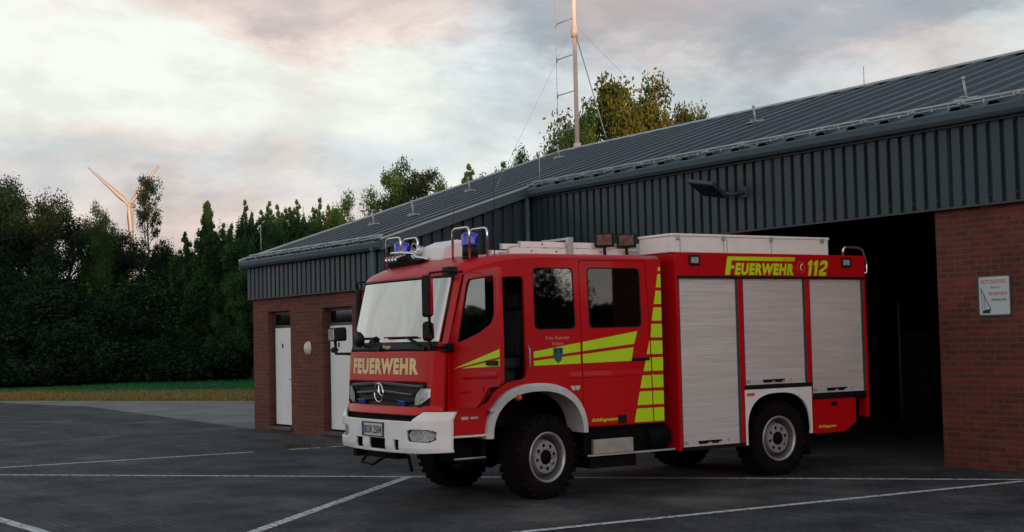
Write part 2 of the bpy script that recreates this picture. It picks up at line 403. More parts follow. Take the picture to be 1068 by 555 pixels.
# ================================================================== TREES
def blob_noise(p, s): return noise.noise(p*s)
def tree_meshes(kind, seed, H, W, lsf=1.):
    rnd = random.Random(seed); noise.seed_set(seed+1)
    tb = MB(); lb = MB(); tips = []
    if kind == 'broad':
        pts = [Vector((0, 0, 0))]
        for i in range(1, 8): pts.append(Vector((rnd.uniform(-.15, .15)*i*.4, rnd.uniform(-.15, .15)*i*.4, H*.85*i/7)))
        tb.tube(pts, [.26*H/12*(1-i/8.5)+.03 for i in range(8)], 8)
        for i in range(26):
            k = rnd.uniform(.14, .95); base = pts[0].lerp(pts[-1], k); a = rnd.random()*6.28
            env = math.sin(math.pi*min(1, (k*.85+.12)))**.6
            L = W*.5*env*rnd.uniform(.65, 1.12); up = rnd.uniform(.15, .8)
            d = Vector((math.cos(a), math.sin(a), up)); p1 = base+d*L*.5; p2 = base+d*L+Vector((0, 0, rnd.uniform(-.2, .5)))
            tb.tube([base, p1, p2], [.07*H/12, .045*H/12, .015], 5)
            tips += [(p2, rnd.uniform(.75, 1.35)*W/8), (p1, rnd.uniform(.6, 1.1)*W/8)]
            for _ in range(3):
                q = p1.lerp(p2, rnd.random())+Vector((rnd.uniform(-1, 1), rnd.uniform(-1, 1), rnd.uniform(-.4, 1)))*W*.10
                tb.tube([p1.lerp(p2, .4), q], [.025, .01], 4); tips.append((q, rnd.uniform(.45, .95)*W/8))
        for _ in range(5):
            q = pts[-1]+Vector((rnd.uniform(-1, 1)*W*.12, rnd.uniform(-1, 1)*W*.12, rnd.uniform(0, 1)*H*.13)); tb.tube([pts[-1], q], [.04, .012], 4); tips.append((q, rnd.uniform(.4, .85)*W/8))
        ls = .085
    elif kind == 'spire':
        pts = [Vector((0, 0, 0)), Vector((.05, .03, H*.5)), Vector((0, 0, H*.97))]
        tb.tube(pts, [.2, .12, .02], 7)
        n = 210
        for i in range(n):
            k = .03+.95*(i/n); a = i*2.4+rnd.random()
            L = W*.5*((1-k)**.9)*rnd.uniform(.5, 1.2)+.05; base = Vector((0, 0, H*k)); q = base+Vector((math.cos(a)*L, math.sin(a)*L, L*rnd.uniform(.2, .9)))
            tb.tube([base, q], [.03, .01], 3); tips.append((q, .10+L*.24)); tips.append((base.lerp(q, .55), .12+L*.26))
        ls = .07
    elif kind == 'sparse':
        pts = [Vector((0, 0, 0))]+[Vector((rnd.uniform(-.2, .2), rnd.uniform(-.2, .2), H*i/7)) for i in range(1, 8)]
        tb.tube(pts, [.17*(1-i/8)+.015 for i in range(8)], 7)
        for i in range(46):
            k = rnd.uniform(.25, 1); base = Vector(pts[min(7, int(k*7))]); base.z = H*k; a = rnd.random()*6.28
            L = W*.5*(1.15-k*.75)*rnd.uniform(.4, 1); q = base+Vector((math.cos(a)*L, math.sin(a)*L, L*rnd.uniform(.2, 1)))
            tb.tube([base, q], [.03, .008], 3); tips.append((q, rnd.uniform(.25, .6))); tips.append((base.lerp(q, .6), rnd.uniform(.2, .5)))
        ls = .075
    elif kind == 'feather':
        pts = [Vector((0, 0, 0)), Vector((.1, .05, H*.5)), Vector((0, 0, H*.94))]; tb.tube(pts, [.22, .12, .02], 7)
        leaders = [(Vector((rnd.uniform(-1, 1)*W*.2, rnd.uniform(-1, 1)*W*.2, H*rnd.uniform(.82, .97))), rnd.uniform(.1, .45)) for _ in range(7)]
        for q, k in leaders:
            b0 = Vector((0, 0, H*k)); tb.tube([b0, b0.lerp(q, .5)+Vector((q.x*.4, q.y*.4, 0)), q], [.06, .04, .012], 4)
            for j in range(14):
                t = .35+.65*j/13; c0 = b0.lerp(q, t); w_ = (1.02-t)*W*.30+.05; a = rnd.random()*6.28; e = c0+Vector((math.cos(a)*w_, math.sin(a)*w_, w_*.5)); tips.append((e, .10+.30*w_)); tips.append((c0, .12+.3*w_))
        for i in range(130):
            k = rnd.uniform(.02, .80); a = rnd.random()*6.28; L_ = W*.5*math.sqrt(max(.04, 1-(k*1.05)**2.4))*rnd.uniform(.35, 1.08)
            q = Vector((math.cos(a)*L_, math.sin(a)*L_, H*k+L_*.25)); tb.tube([Vector((0, 0, H*k*.7)), q], [.03, .01], 3); tips.append((q, rnd.uniform(.25, .6))); tips.append((q*.72+Vector((0, 0, H*k*.28)), rnd.uniform(.3, .65)))
        ls = .075
    else:  # bush: leaves to the ground
        pts = [Vector((0, 0, 0)), Vector((0, 0, H*.7))]; tb.tube(pts, [.15, .03], 6)
        for i in range(60):
            k = rnd.uniform(.02, .95); a = rnd.random()*6.28; L = W*.5*math.sqrt(max(.05, 1-k**2))*rnd.uniform(.4, 1.05)
            q = Vector((math.cos(a)*L, math.sin(a)*L, H*k)); tb.tube([Vector((0, 0, H*k*.5)), q], [.03, .01], 3); tips.append((q, rnd.uniform(.5, 1.)*W/6)); tips.append((q*.6, rnd.uniform(.5, 1.)*W/6))
        ls = .08
    for c, r in tips:
        n = int(60+430*r) if kind != 'sparse' else int(40+190*r)
        for _ in range(n):
            d = Vector((rnd.gauss(0, 1), rnd.gauss(0, 1), rnd.gauss(0, .8)))
            d = d.normalized()*r*rnd.random()**.45*(1+.35*rnd.gauss(0, 1)*.5)
            if kind in ('feather', 'spire'): d = Vector((d.x*.75, d.y*.75, abs(d.z)*2.1-r*.4))
            p = c+d
            if p.z < .15: continue
            s = ls*lsf*rnd.uniform(.6, 1.4)
            u = Vector((rnd.gauss(0, 1), rnd.gauss(0, 1), rnd.gauss(0, 1))).normalized(); w = u.orthogonal().normalized(); 
            w.rotate(Matrix.Rotation(rnd.random()*6.28, 3, u)); b = u.cross(w)
            lb.add([p-w*s, p+b*s*.5, p+w*s, p-b*s*.5], [(0, 1, 2, 3)])
    return tb, lb
PROTO = {}
def proto(key, kind, seed, H, W, leafmat, lsf=1.):
    tb, lb = tree_meshes(kind, seed, H, W, lsf)
    a = tb.build('trunk', M['bark']); b = lb.build('crown', M[leafmat], fixn=False)
    PROTO[key] = (a.data, b.data, H); bpy.data.objects.remove(a); bpy.data.objects.remove(b)
proto('b1', 'broad', 11, 12, 8, 'leaf_dark'); proto('b2', 'broad', 23, 12, 8.5, 'leaf_dark'); proto('b3', 'broad', 31, 12, 7.5, 'leaf_mid')
proto('b4', 'broad', 23, 12, 8.5, 'leaf_sunlit', 1.35)
proto('s1', 'spire', 5, 12, 4.2, 'leaf_con'); proto('s2', 'spire', 6, 12, 3.4, 'leaf_con')
proto('f1', 'feather', 61, 12, 7.5, 'leaf_con'); proto('f2', 'feather', 67, 12, 7.0, 'leaf_con')
proto('p1', 'sparse', 8, 12, 4.5, 'leaf_dark')
proto('u1', 'bush', 14, 5, 7, 'leaf_dark'); proto('u2', 'bush', 15, 5, 7, 'leaf_con')
CAMP = Vector((0, 0, 2.0))
def px_dir(px):  # bearing of a picture column, for laying out the far wood
    v = Vector((.551, .834, 0))*(px-534)+Vector((.833, -.551, 0))*(-1441.); v.z = 0; return v.normalized()
def tree(key, x, y, H, rz, name, label, cat='tree', group=None, wide=1.):
    tm, cm, H0 = PROTO[key]; s = H/H0
    r = empty(name, (x, y, -.02), label, cat, group)
    for n, me in (('trunk', tm), ('crown', cm)):
        o = bpy.data.objects.new(n, me); COL.objects.link(o); o.parent = r
    r.scale = (s*wide, s*wide, s); r.rotation_euler = (0, 0, rz); return r
def tree_px(key, px, top, D, rz, name, label, cat='tree', wide=1., group=None):
    d = px_dir(px); hor = 353-(px-534)*.023; H = 2+(hor-top)/1441*D*((d@Vector((-.833, .551, 0))))
    return tree(key, d.x*D, d.y*D, H, rz, name, label, cat, group, wide)
WG = 'trees of the wood beyond the meadow'
wood = [
 ('b1', 6, 189, 88, .3, 'broadleaf_tree', 'tall dark broadleaf tree at the left end of the wood', .85),
 ('b2', -30, 190, 90, 2.1, 'broadleaf_tree', 'dark broadleaf tree half cut off by the left edge of the photo', 1.),
 ('b2', 42, 208, 86, 1.2, 'broadleaf_tree', 'dark broadleaf tree second from the left with a loose gappy top', .75),
 ('b1', 74, 222, 92, 4.0, 'broadleaf_tree', 'low dark broadleaf tree in the dip left of the wind turbine', .8),
 ('b3', 108, 210, 85, 5.1, 'broadleaf_tree', 'bushy round headed tree just left of the wind turbine', .48),
 ('p1', 155, 188, 84, .8, 'thin_tree', 'thin sparse tree with open twigs just right of the wind turbine hub', .62),
 ('b2', 128, 244, 88, 3.3, 'broadleaf_tree', 'low dark broadleaf tree at the foot of the thin sparse tree', .8),
 ('b1', 176, 254, 86, 2.6, 'broadleaf_tree', 'lowest dark tree in the gap between the turbine and the conifers', .85),
 ('f2', 204, 240, 84, .9, 'evergreen_tree', 'feathery evergreen first to the right of the gap, low and rounded', .9),
 ('s1', 218, 208, 82, .4, 'conifer_tree', 'slim pointed conifer poking above the first feathery evergreens', .9),
 ('f1', 236, 226, 86, 1.9, 'evergreen_tree', 'feathery evergreen just right of the slim pointed conifer', .85),
 ('f2', 264, 207, 80, 2.9, 'evergreen_tree', 'tall feathery evergreen above the left gable corner of the roof', .8),
 ('f1', 292, 206, 84, 3.9, 'evergreen_tree', 'dense feathery evergreen second from the left gable corner', .85),
 ('f2', 318, 203, 79, 4.9, 'evergreen_tree', 'dense feathery evergreen third from the left gable corner', .8),
 ('f1', 342, 206, 82, 5.9, 'evergreen_tree', 'dense feathery evergreen fourth from the left gable corner', .8),
 ('b3', 360, 200, 86, 1.0, 'broadleaf_tree', 'round topped tree where the evergreens meet the roof edge', .65),
 ('b3', 412, 164, 74, 2.0, 'broadleaf_tree', 'green broadleaf tree rising behind the roof left of the anchor posts', .62),
 ('p1', 440, 180, 72, 3.0, 'thin_tree', 'thin light green tree just right of the green tree behind the roof', 1.),
 ('b3', 466, 182, 76, 4.0, 'broadleaf_tree', 'small round green treetop showing behind the roof slope', .6),
 ('f2', 506, 164, 72, 5.0, 'evergreen_tree', 'narrow green treetop behind the roof left of the mast', .9),
 ('b3', 545, 154, 74, .5, 'broadleaf_tree', 'low green treetop behind the roof beside the mast', .6),
 ('b3', 612, 106, 63, 1.1, 'broadleaf_tree', 'dark green tree directly behind the radio mast', .55),
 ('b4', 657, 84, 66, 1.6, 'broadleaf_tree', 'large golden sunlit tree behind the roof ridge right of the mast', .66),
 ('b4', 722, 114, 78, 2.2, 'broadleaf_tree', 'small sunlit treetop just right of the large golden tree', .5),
]
for k, px, top, D, rz, nm, lb, wd in wood: tree_px(k, px, top, D, rz, nm, lb, wide=wd, group=None)
ug = [(-10, 'u1'), (22, 'u2'), (58, 'u1'), (96, 'u2'), (128, 'u1'), (160, 'u2'), (192, 'u1'), (224, 'u2'), (252, 'u1'), (282, 'u2'), (306, 'u1')]
for i, (px, k) in enumerate(ug):
    tree_px(k, px, 322-(i % 3)*16, 83+(i % 2)*3, i*1.3, 'understorey_bush', 'dark leafy bush in the undergrowth at the foot of the wood', 'bush', 1.35, 'bushes along the foot of the wood')
# darker mass deep inside the wood, and an unseen wood added across the yard (it shades the yard from the low sun)
def wood_mass(name, pts, label, n_each, hrange, dep, leaf, ls=.35):
    rnd = random.Random(99); mb = MB()
    for (x0, y0), (x1, y1) in zip(pts, pts[1:]):
        L = math.hypot(x1-x0, y1-y0); ux, uy = (x1-x0)/L, (y1-y0)/L
        for _ in range(int(L*n_each)):
            t = rnd.random()*L; q = rnd.random()*dep; x = x0+ux*t-uy*q; y = y0+uy*t+ux*q
            top = hrange[0]+(hrange[1]-hrange[0])*(.5+.5*noise.noise(Vector((x*.09, y*.09, 3.)))+.35*noise.noise(Vector((x*.35, y*.35, 9.))))
            z = top*rnd.random()**.8; s = ls*rnd.uniform(.6, 1.5)
            u = Vector((rnd.gauss(0, 1), rnd.gauss(0, 1), rnd.gauss(0, 1))).normalized(); w = u.orthogonal(); b = u.cross(w); p = Vector((x, y, z))
            mb.add([p-w*s, p+b*s*.6, p+w*s, p-b*s*.6], [(0, 1, 2, 3)])
    return tag(mb.build(name, M[leaf], fixn=False), label, 'wood', kind='stuff')
def P(px, D): d = px_dir(px); return (d.x*D, d.y*D)
wood_mass('wood', [P(380, 92), P(200, 95), P(60, 96), P(-90, 100)][::-1], 'dense dark depth of the wood behind its front row of trees', 1300, (5.0, 7.6), 8, 'leaf_dark', .15)

# ================================================================== WIND TURBINE
def turbine():
    hub = Vector((-1140.6, 372.8, 121.)); r = empty('wind_turbine', (hub.x, hub.y, 0), 'pale wind turbine lit pink by the low sun, far beyond the wood', 'wind turbine')
    tm = MB(); tm.tube([(hub.x, hub.y, 0), (hub.x, hub.y, 60), (hub.x, hub.y, 119)], [3.0, 2.5, 2.0], 16); tm.build('tower', M['turbine'], r)
    d = (CAMP-hub); d.z = 0; d.normalize(); d = (d+Vector((0.551, .834, 0))*-.45).normalized()
    side = Vector((0, 0, 1)).cross(d).normalized()
    mb = MB(); mb.lathe([(0.01, 5), (1.8, 4), (2.2, 1), (2.2, -5), (1.2, -6.5), (.01, -6.6)], frame_mtx(hub, d), 14); mb.build('nacelle', M['turbine'], r)
    for a, L in ((-48, 50), (40, 42), (176, 50)):
        u = side*math.sin(R_(a))+Vector((0, 0, 1))*math.cos(R_(a)); c = u.cross(d)
        mb = MB(); o = hub+d*3.5
        st = [(0, 2.4, 2.2), (4, 2.8, 2.), (9, 4.4, 1.4), (25, 3.2, .9), (42, 1.8, .5), (L, .6, .2)]
        vs = []
        for t, ch, th in st:
            q = o+u*min(t, L); vs += [q-c*ch*.4, q+d*th*.5, q+c*ch*.6, q-d*th*.5]
        fs = [(i*4+k, i*4+(k+1) % 4, i*4+4+(k+1) % 4, i*4+4+k) for i in range(len(st)-1) for k in range(4)]+[(3, 2, 1, 0), (20, 21, 22, 23)]
        mb.add(vs, fs, True); mb.build('blade', M['turbine'], r)
turbine()

# ================================================================== FIRE STATION
SL = .333
def rz(y): return 3.93+SL*(y-12.6)
FS = empty('fire_station', (-22, 16, 0), 'low red brick fire station with dark metal siding and a long slate blue metal roof', 'building')
Yb, Ys = 12.87, 16.35      # brick fronts of the side wing and of the hall
Xw, Xc, Xe = -30.5, -23.85, -7.2
D1 = (-29.65, -28.42); D2 = (-26.79, -25.40); DZ = (.15, 2.74)
# wing front wall with two door openings
fx = lambda y: (lambda a, b, d: (a, y+d, b))
flat_fill([[(Xw, 0), (Xc, 0), (Xc, 3.2), (Xw, 3.2)], [(D1[0], .13), (D1[1], .13), (D1[1], 2.74), (D1[0], 2.74)], [(D2[0], .13), (D2[1], .13), (D2[1], 2.74), (D2[0], 2.74)]], fx(Yb+.12), .24, 'front_wall', M['brick'], FS)
mb = MB(); mb.box(Xw+.001, Xw+.24, Yb+.24, 31, 0, 3.3); mb.build('gable_wall', M['brick'], FS)
mb = MB(); mb.box(Xc-.24, Xc, Yb+.24, Ys, 0, 3.2); mb.build('return_wall', M['brick'], FS)
# hall front wall: garage openings
G1 = (-17.45, -13.42); G2 = (-22.6, -18.6)
flat_fill([[(Xc, 0), (G2[0], 0), (G2[0], 3.45), (G2[1], 3.45), (G2[1], 0), (G1[0], 0), (G1[0], 3.755), (G1[1], 3.755), (G1[1], 0), (Xe, 0), (Xe, 3.85), (Xc, 3.85)]], fx(Ys+.15), .3, 'hall_front_wall', M['brick'], FS)
mb = MB(); mb.box(Xe-.3, Xe-.001, Ys+.3, 31, 0, 5.0); mb.build('hall_end_wall', M['brick'], FS)
mb = MB(); mb.box(Xw+.24, Xe-.3, 30.7, 31, 0, 4.0); mb.build('rear_wall', M['brick'], FS)
# closed sectional door of the second bay
mb = MB()
for k in range(6): mb.box(G2[0], G2[1], Ys+.2, Ys+.26, .02+k*.572, .57+k*.572)
o = mb.build('sectional_door', M['red_dark'], FS, bevel=.008)
mb = MB(); mb.box(-21.1, -20.4, Ys+.17, Ys+.199, 1.0, 1.06); mb.build('door_handle', M['black'], o)
# hall interior
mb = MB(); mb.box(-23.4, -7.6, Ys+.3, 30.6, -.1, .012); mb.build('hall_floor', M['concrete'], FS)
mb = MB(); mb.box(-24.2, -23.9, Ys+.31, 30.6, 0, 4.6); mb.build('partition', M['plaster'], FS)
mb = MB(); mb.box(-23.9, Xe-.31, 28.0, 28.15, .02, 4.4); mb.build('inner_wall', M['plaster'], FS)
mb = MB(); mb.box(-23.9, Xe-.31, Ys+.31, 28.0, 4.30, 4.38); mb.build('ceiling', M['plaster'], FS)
lock = empty('equipment_locker', (-20.35, 24, 0), 'tall grey steel locker standing in the dark at the back of the garage', 'locker')
mb = MB(); mb.box(-20.75, -19.95, 23.9, 24.4, .02, 1.95); mb.build('carcass', M['frame'], lock, bevel=.01)
for k in (0, 1):
    mb = MB(); mb.box(-20.73+k*.4, -20.36+k*.4, 23.87, 23.895, .08, 1.9); mb.build('door', M['frame'], lock)
pl = empty('pole', (-17.25, 19.9, 0), 'thin ochre pole leaning upright inside the dark garage opening', 'pole')
mb = MB(); mb.tube([(-17.25, 19.9, .3), (-17.28, 19.95, 2.5)], .028, 8); mb.build('shaft', M['pole_y'], pl)
mb = MB(); mb.lathe([(.16, 0), (.16, .04), (.05, .08), (.03, .32)], frame_mtx((-17.25, 19.9, .012), (0, 0, 1), (1, 0, 0)), 16); mb.build('foot', M['chassis'], pl)

# trapezoid sheeting: profile along a, extruded
def sheeting(name, x0, x1, zf0, zf1, y, pitch, m, axis='x', depth=.06, flat=.64, parent=FS):
    """vertical ribs between heights zf0(a) and zf1(a); sheet stands in the plane y (or x) facing -y (or +x)"""
    mb = MB(); n = int(round((x1-x0)/pitch)); pitch = (x1-x0)/n; cols = []
    for i in range(n):
        a = x0+i*pitch
        for fr, dd in ((0, 0), (.13, 0), (.16, 1), (.16+flat, 1), (.19+flat, 0)): cols.append((a+fr*pitch, dd*depth))
    cols.append((x1, 0)); vs = []
    for a, d in cols:
        for zf in (zf0, zf1):
            z = zf(a); vs.append((a, y-d, z) if axis == 'x' else (y+d, a, z))
    fs = [(2*i, 2*i+2, 2*i+3, 2*i+1) for i in range(len(cols)-1)]
    mb.add(vs, fs)
    # screws rows
    return mb.build(name, m, parent, fixn=False)
cst = lambda z: (lambda a: z)
sheeting('siding', Xw-.12, Xc+.02, cst(3.07), cst(3.86), Yb-.04, .235, M['siding'])
sheeting('siding', Xc+.07, Xe+.25, cst(3.745), cst(5.02), Ys-.065, .225, M['siding'])
sheeting('siding', Yb-.02, Ys-.10, cst(3.07), lambda a: rz(a)-.17, Xc+.04, .235, M['siding'], axis='y')
sheeting('siding', Yb-.02, 31.2, cst(3.07), lambda a: (rz(a) if a < 22 else rz(44-a))-.17, Xw-.125, .235, M['siding'], axis='y')
o = sheeting('siding', Ys-.05, 31.2, cst(3.745), lambda a: (rz(a) if a < 22 else rz(44-a))-.17, Xe+.2, .225, M['siding'], axis='y')
# flat backing and lower flashing of the siding
mb = MB(); mb.box(Xw-.12, Xc+.02, Yb-.035, Yb-.003, 3.09, 3.9); mb.box(Xc+.06, Xe+.2, Ys-.060, Ys-.003, 3.765, 5.1); mb.build('siding_backing', M['frame'], FS)
mb = MB(); mb.box(Xw-.13, Xc+.03, Yb-.10, Yb+.0, 3.045, 3.066); mb.box(Xc+.05, Xe+.26, Ys-.13, Ys-.002, 3.715, 3.742); mb.build('flashing', M['frame'], FS)
# soffits
mb = MB(); mb.box(Xw-.12, Xc+.15, 12.66, Yb+.2, 3.865, 3.885); mb.box(Xc+.2, Xe+.4, 16.08, Ys+.2, 5.025, 5.045); mb.build('soffit', M['frame'], FS)
# roof sheets
def roof_mesh():
    mb = MB(); pitch = .66
    def strip(x0, x1, y0, y1, mir):
        n = int(round((x1-x0)/pitch)); pp = (x1-x0)/n; cols = []
        for i in range(n):
            a = x0+i*pp
            for fr, dd in ((0, 0), (.62, 0), (.68, .05), (.90, .05), (.96, 0)): cols.append((a+fr*pp, dd))
        cols.append((x1, 0)); vs = []
        for a, d in cols:
            for y in (y0, y1):
                z = rz(y)+d; yy = 44-y if mir else y; vs.append((a, yy, z))
        mb.add(vs, [(2*i, 2*i+2, 2*i+3, 2*i+1) for i in range(len(cols)-1)])
    strip(-30.66, -23.68, 12.62, 22, False); strip(-23.68, Xe+.45, 16.05, 22, False); strip(-30.66, Xe+.45, 12.62, 22, True)
    return mb.build('roof', M['roof'], FS, solid=.012)
roof = roof_mesh()
# underlay boards so that no light leaks through
mb = MB()
def slab(x0, x1, y0, y1, mir, t=.10, dz=-.02):
    vs = []
    for x in (x0, x1):
        for y, z in ((y0, rz(y0)+dz), (y1, rz(y1)+dz), (y1, rz(y1)+dz-t), (y0, rz(y0)+dz-t)): vs.append((x, 44-y if mir else y, z))
    mb.add(vs, [(0, 1, 2, 3), (7, 6, 5, 4), (0, 4, 5, 1), (1, 5, 6, 2), (2, 6, 7, 3), (3, 7, 4, 0)])
slab(-30.62, -23.72, 12.67, 21.98, False); slab(-23.70, Xe+.4, 16.1, 21.98, False); slab(-30.62, Xe+.4, 12.67, 21.98, True)
mb.build('roof_deck', M['frame'], FS)
# verge boards (rakes) with pale top edge, ridge cap
def rake(x, y0, y1, nm, m, w, h, dz):
    mb = MB(); vs = []
    for xx in (x-w/2, x+w/2):
        for y, o_ in ((y0, dz), (y1, dz), (y1, dz-h), (y0, dz-h)): vs.append((xx, y, rz(y)+o_))
    mb.add(vs, [(0, 1, 2, 3), (7, 6, 5, 4), (0, 4, 5, 1), (1, 5, 6, 2), (2, 6, 7, 3), (3, 7, 4, 0)]); return mb.build(nm, m, FS)
rake(-23.64, 12.64, 16.1, 'verge_board', M['gutter'], .05, .20, .03); rake(-30.69, 12.62, 22.0, 'verge_board', M['gutter'], .05, .2, .03)
rake(-23.64, 12.64, 16.1, 'verge_cap', M['trim'], .10, .025, .058); rake(-30.69, 12.62, 22.0, 'verge_cap', M['trim'], .12, .03, .065)
mb = MB(); mb.add([(-30.66, 21.8, rz(21.8)+.05), (Xe+.45, 21.8, rz(21.8)+.05), (Xe+.45, 22, rz(22)+.065), (-30.66, 22, rz(22)+.065), (Xe+.45, 22.2, rz(21.8)+.05), (-30.66, 22.2, rz(21.8)+.05)], [(0, 1, 2, 3), (3, 2, 4, 5)]); mb.build('ridge_cap', M['trim'], FS, solid=.015)
# gutters
def gutter(x0, x1, y, z):
    prof = [(0, 0), (-.13, -.0), (-.15, .02), (-.165, .0), (-.15, -.09), (-.11, -.14), (-.04, -.15), (0, -.13)]
    mb = MB(); mb.prism(prof, lambda a, b, d: (d, y+a, z+b), x0, x1); o = mb.build('gutter', M['gutter'], FS)
    return o
gutter(-30.66, -23.66, 12.745, 3.93); gutter(-23.76, Xe+.55, 16.175, rz(16.05)-.02)
mb = MB(); mb.box(-30.6, -23.7, 12.747, 12.77, 3.78, 3.93); mb.box(-23.6, Xe+.45, 16.178, 16.20, rz(16.05)-.2, rz(16.05)-.02); mb.build('fascia', M['frame'], FS)
# snow guards: lattice rail on brackets along both eaves
def snow_guard(x0, x1, y):
    mb = MB(); z = rz(y)
    for dz in (.06, .105): mb.tube([(x0, y, z+dz), (x1, y, z+dz)], .011 if dz < .1 else .020, 6)
    n = int((x1-x0)/.30)
    for i in range(n+1):
        x = x0+(x1-x0)*i/n; mb.box(x-.008, x+.008, y-.008, y+.008, z+.03, z+.105)
        if i % 3 == 0: mb.box(x-.02, x+.02, y-.16, y+.16, z+.045, z+.06); mb.tube([(x, y-.10, z+.05), (x, y, z+.105)], .012, 5)
    mb.build('snow_guard', M['trim'], FS)
snow_guard(-30.3, -23.75, 12.72); snow_guard(-23.5, Xe+.3, 16.15)
# downspouts
def spout(x, y0, z0, y1):
    mb = MB(); mb.tube([(x, y0, z0), (x, y0, .1)], .055, 10); mb.tube([(x, y0, z0+.03), (x, y0, z0-.05)], [.08, .058], 10); mb.build('downspout', M['gutter'], FS)
spout(-24.02, 12.66, 3.80, 12.70); spout(-23.66, 16.09, 4.95, 16.15)
# lightning air terminals on the roof
def rod(x, y, h): mb = MB(); mb.tube([(x, y, rz(y)), (x, y, rz(y)+h)], .008, 5); mb.build('air_terminal', M['steel'], FS)
rod(-30.3, 13.0, .75); rod(-23.6, 16.38, .7); rod(-19.66, 21.9, .45)

# doors of the wing
def wing_door(x0, x1, hw):
    r = MB(); r.box(x0, x0+.07, Yb+.14, Yb+.21, .15, 2.74); r.box(x1-.07, x1, Yb+.14, Yb+.21, .15, 2.74); r.box(x0+.071, x1-.071, Yb+.14, Yb+.21, 2.67, 2.74); r.box(x0+.071, x1-.071, Yb+.14, Yb+.21, 2.36, 2.42)
    fo = r.build('door_frame', M['frame'], FS, bevel=.004)
    m_ = MB(); m_.box(x0+.071, x1-.071, Yb+.165, Yb+.18, 2.421, 2.669); m_.build('transom_window', M['transom'], fo)
    m_ = MB(); m_.box(x0+.072, x1-.072, Yb+.145, Yb+.19, .17, 2.357); d = m_.build('door', M['door'], FS, bevel=.006)
    m_ = MB(); xx = x1-.17; m_.box(xx-.02, xx+.02, Yb+.125, Yb+.144, 1.05, 1.28); m_.tube([(xx, Yb+.14, 1.20), (xx, Yb+.09, 1.20), (xx-.12, Yb+.09, 1.20)], .011, 6); m_.build('handle', M['frame'], d)
    m_ = MB(); m_.box(x0+.45, x0+.52, Yb+.138, Yb+.1445, 1.90, 2.0); m_.build('door_plate', M['ink'], d)
    m_ = MB(); m_.box(x0-.05, x1+.05, Yb-.06, Yb+.22, .06, .129); m_.build('door_step', M['frame'], FS, bevel=.005)
    m_ = MB(); m_.box(x0, x1, Yb+.22, Yb+.3, .1, 2.74); m_.build('door_backing', M['chassis'], FS)
wing_door(*D1, 0); wing_door(*D2, 0)
# soldier course strip above the hall's brick and plinth: dirt band stays geometry-free
# bulkhead lamp
wl = empty('bulkhead_lamp', (-27.44, Yb, 1.89), 'white oval bulkhead lamp on the brick wall between the two white doors', 'lamp')
mb = MB(); mb.lathe([(.001, 0), (.10, 0), (.11, .02), (.10, .045)], frame_mtx((-27.44, Yb-.001, 1.89), (0, -1, 0)) @ Matrix.Diagonal((1, 1, 1.45, 1)), 20); mb.build('base', M['white'], wl)
mb = MB(); mb.lathe([(.098, .044), (.09, .08), (.06, .11), (.001, .12)], frame_mtx((-27.44, Yb-.001, 1.89), (0, -1, 0)) @ Matrix.Diagonal((1, 1, 1.45, 1)), 20); mb.build('glass', M['lampglass'], wl)
# flood lamp on the siding
fl = empty('floodlight', (-17.3, Ys-.13, 4.4), 'dark flat floodlight on an arm on the metal siding above the truck', 'floodlight')
mb = MB(); mb.box(-17.38, -17.22, Ys-.14, Ys-.126, 4.30, 4.48); mb.tube([(-17.3, Ys-.14, 4.38), (-17.42, Ys-.34, 4.36), (-17.62, Ys-.5, 4.42)], .028, 8); mb.build('arm', M['frame'], fl)
RT = Matrix.Rotation(R_(10), 3, 'Y') @ Matrix.Rotation(R_(-30), 3, 'X'); pv = (-17.75, Ys-.5, 4.46)
mb = MB(); mb.box(-18.10, -17.45, Ys-.75, Ys-.30, 4.43, 4.50, RT, pv); mb.build('housing', M['frame'], fl, bevel=.012)
mb = MB(); mb.box(-18.04, -17.51, Ys-.70, Ys-.35, 4.417, 4.428, RT, pv); mb.build('lens', M['transom'], fl)
# sign
sg = empty('notice_sign', (-12.42, Ys-.02, 2.44), 'square white notice with red and black words on the brick pillar right of the garage', 'sign')
sx0, sx1, sz0, sz1 = -12.70, -12.16, 2.16, 2.73
flat_fill([rpoly([(sx0, sz0), (sx1, sz0), (sx1, sz1), (sx0, sz1)], .03)], fx(Ys-.012), .012, 'plate', M['gutter'], sg)
flat_fill([rpoly([(sx0+.02, sz0+.02), (sx1-.02, sz0+.02), (sx1-.02, sz1-.02), (sx0+.02, sz1-.02)], .02)], fx(Ys-.020), .004, 'face', M['sign'], sg)
sf = lambda cx, z: (lambda a, b: (cx+a, Ys-.0235, z+b))
text('words', 'RETTUNGSWEG', .055, sf(-12.43, sz1-.115), M['redink'], sg, .42, .01)
text('words', 'FÜR DIE', .032, sf(-12.41, sz1-.185), M['ink'], sg, .15, .01)
text('words', 'FEUERWEHR', .045, sf(-12.36, sz1-.28), M['redink'], sg, .31, .01)
text('words', 'FREIHALTEN', .032, sf(-12.35, sz1-.36), M['ink'], sg, .25, .01)
mb = MB()
yy = Ys-.0235
def seg2(a, b, w):
    a = Vector((a[0], yy, a[1])); b = Vector((b[0], yy, b[1])); d = (b-a).normalized(); n = Vector((-d.z, 0, d.x))*w/2; mb.add([a-n, b-n, b+n, a+n], [(0, 1, 2, 3)])
bx, bz = -12.655, 2.22
seg2((bx, bz+.34), (bx+.165, bz+.035), .012); seg2((bx+.165, bz+.03), (bx+.03, bz+.01), .02); seg2((bx+.02, bz+.03), (bx+.02, bz+.33), .008); seg2((bx+.055, bz+.03), (bx+.055, bz+.25), .006); seg2((bx+.09, bz+.03), (bx+.06, bz+.2), .004)
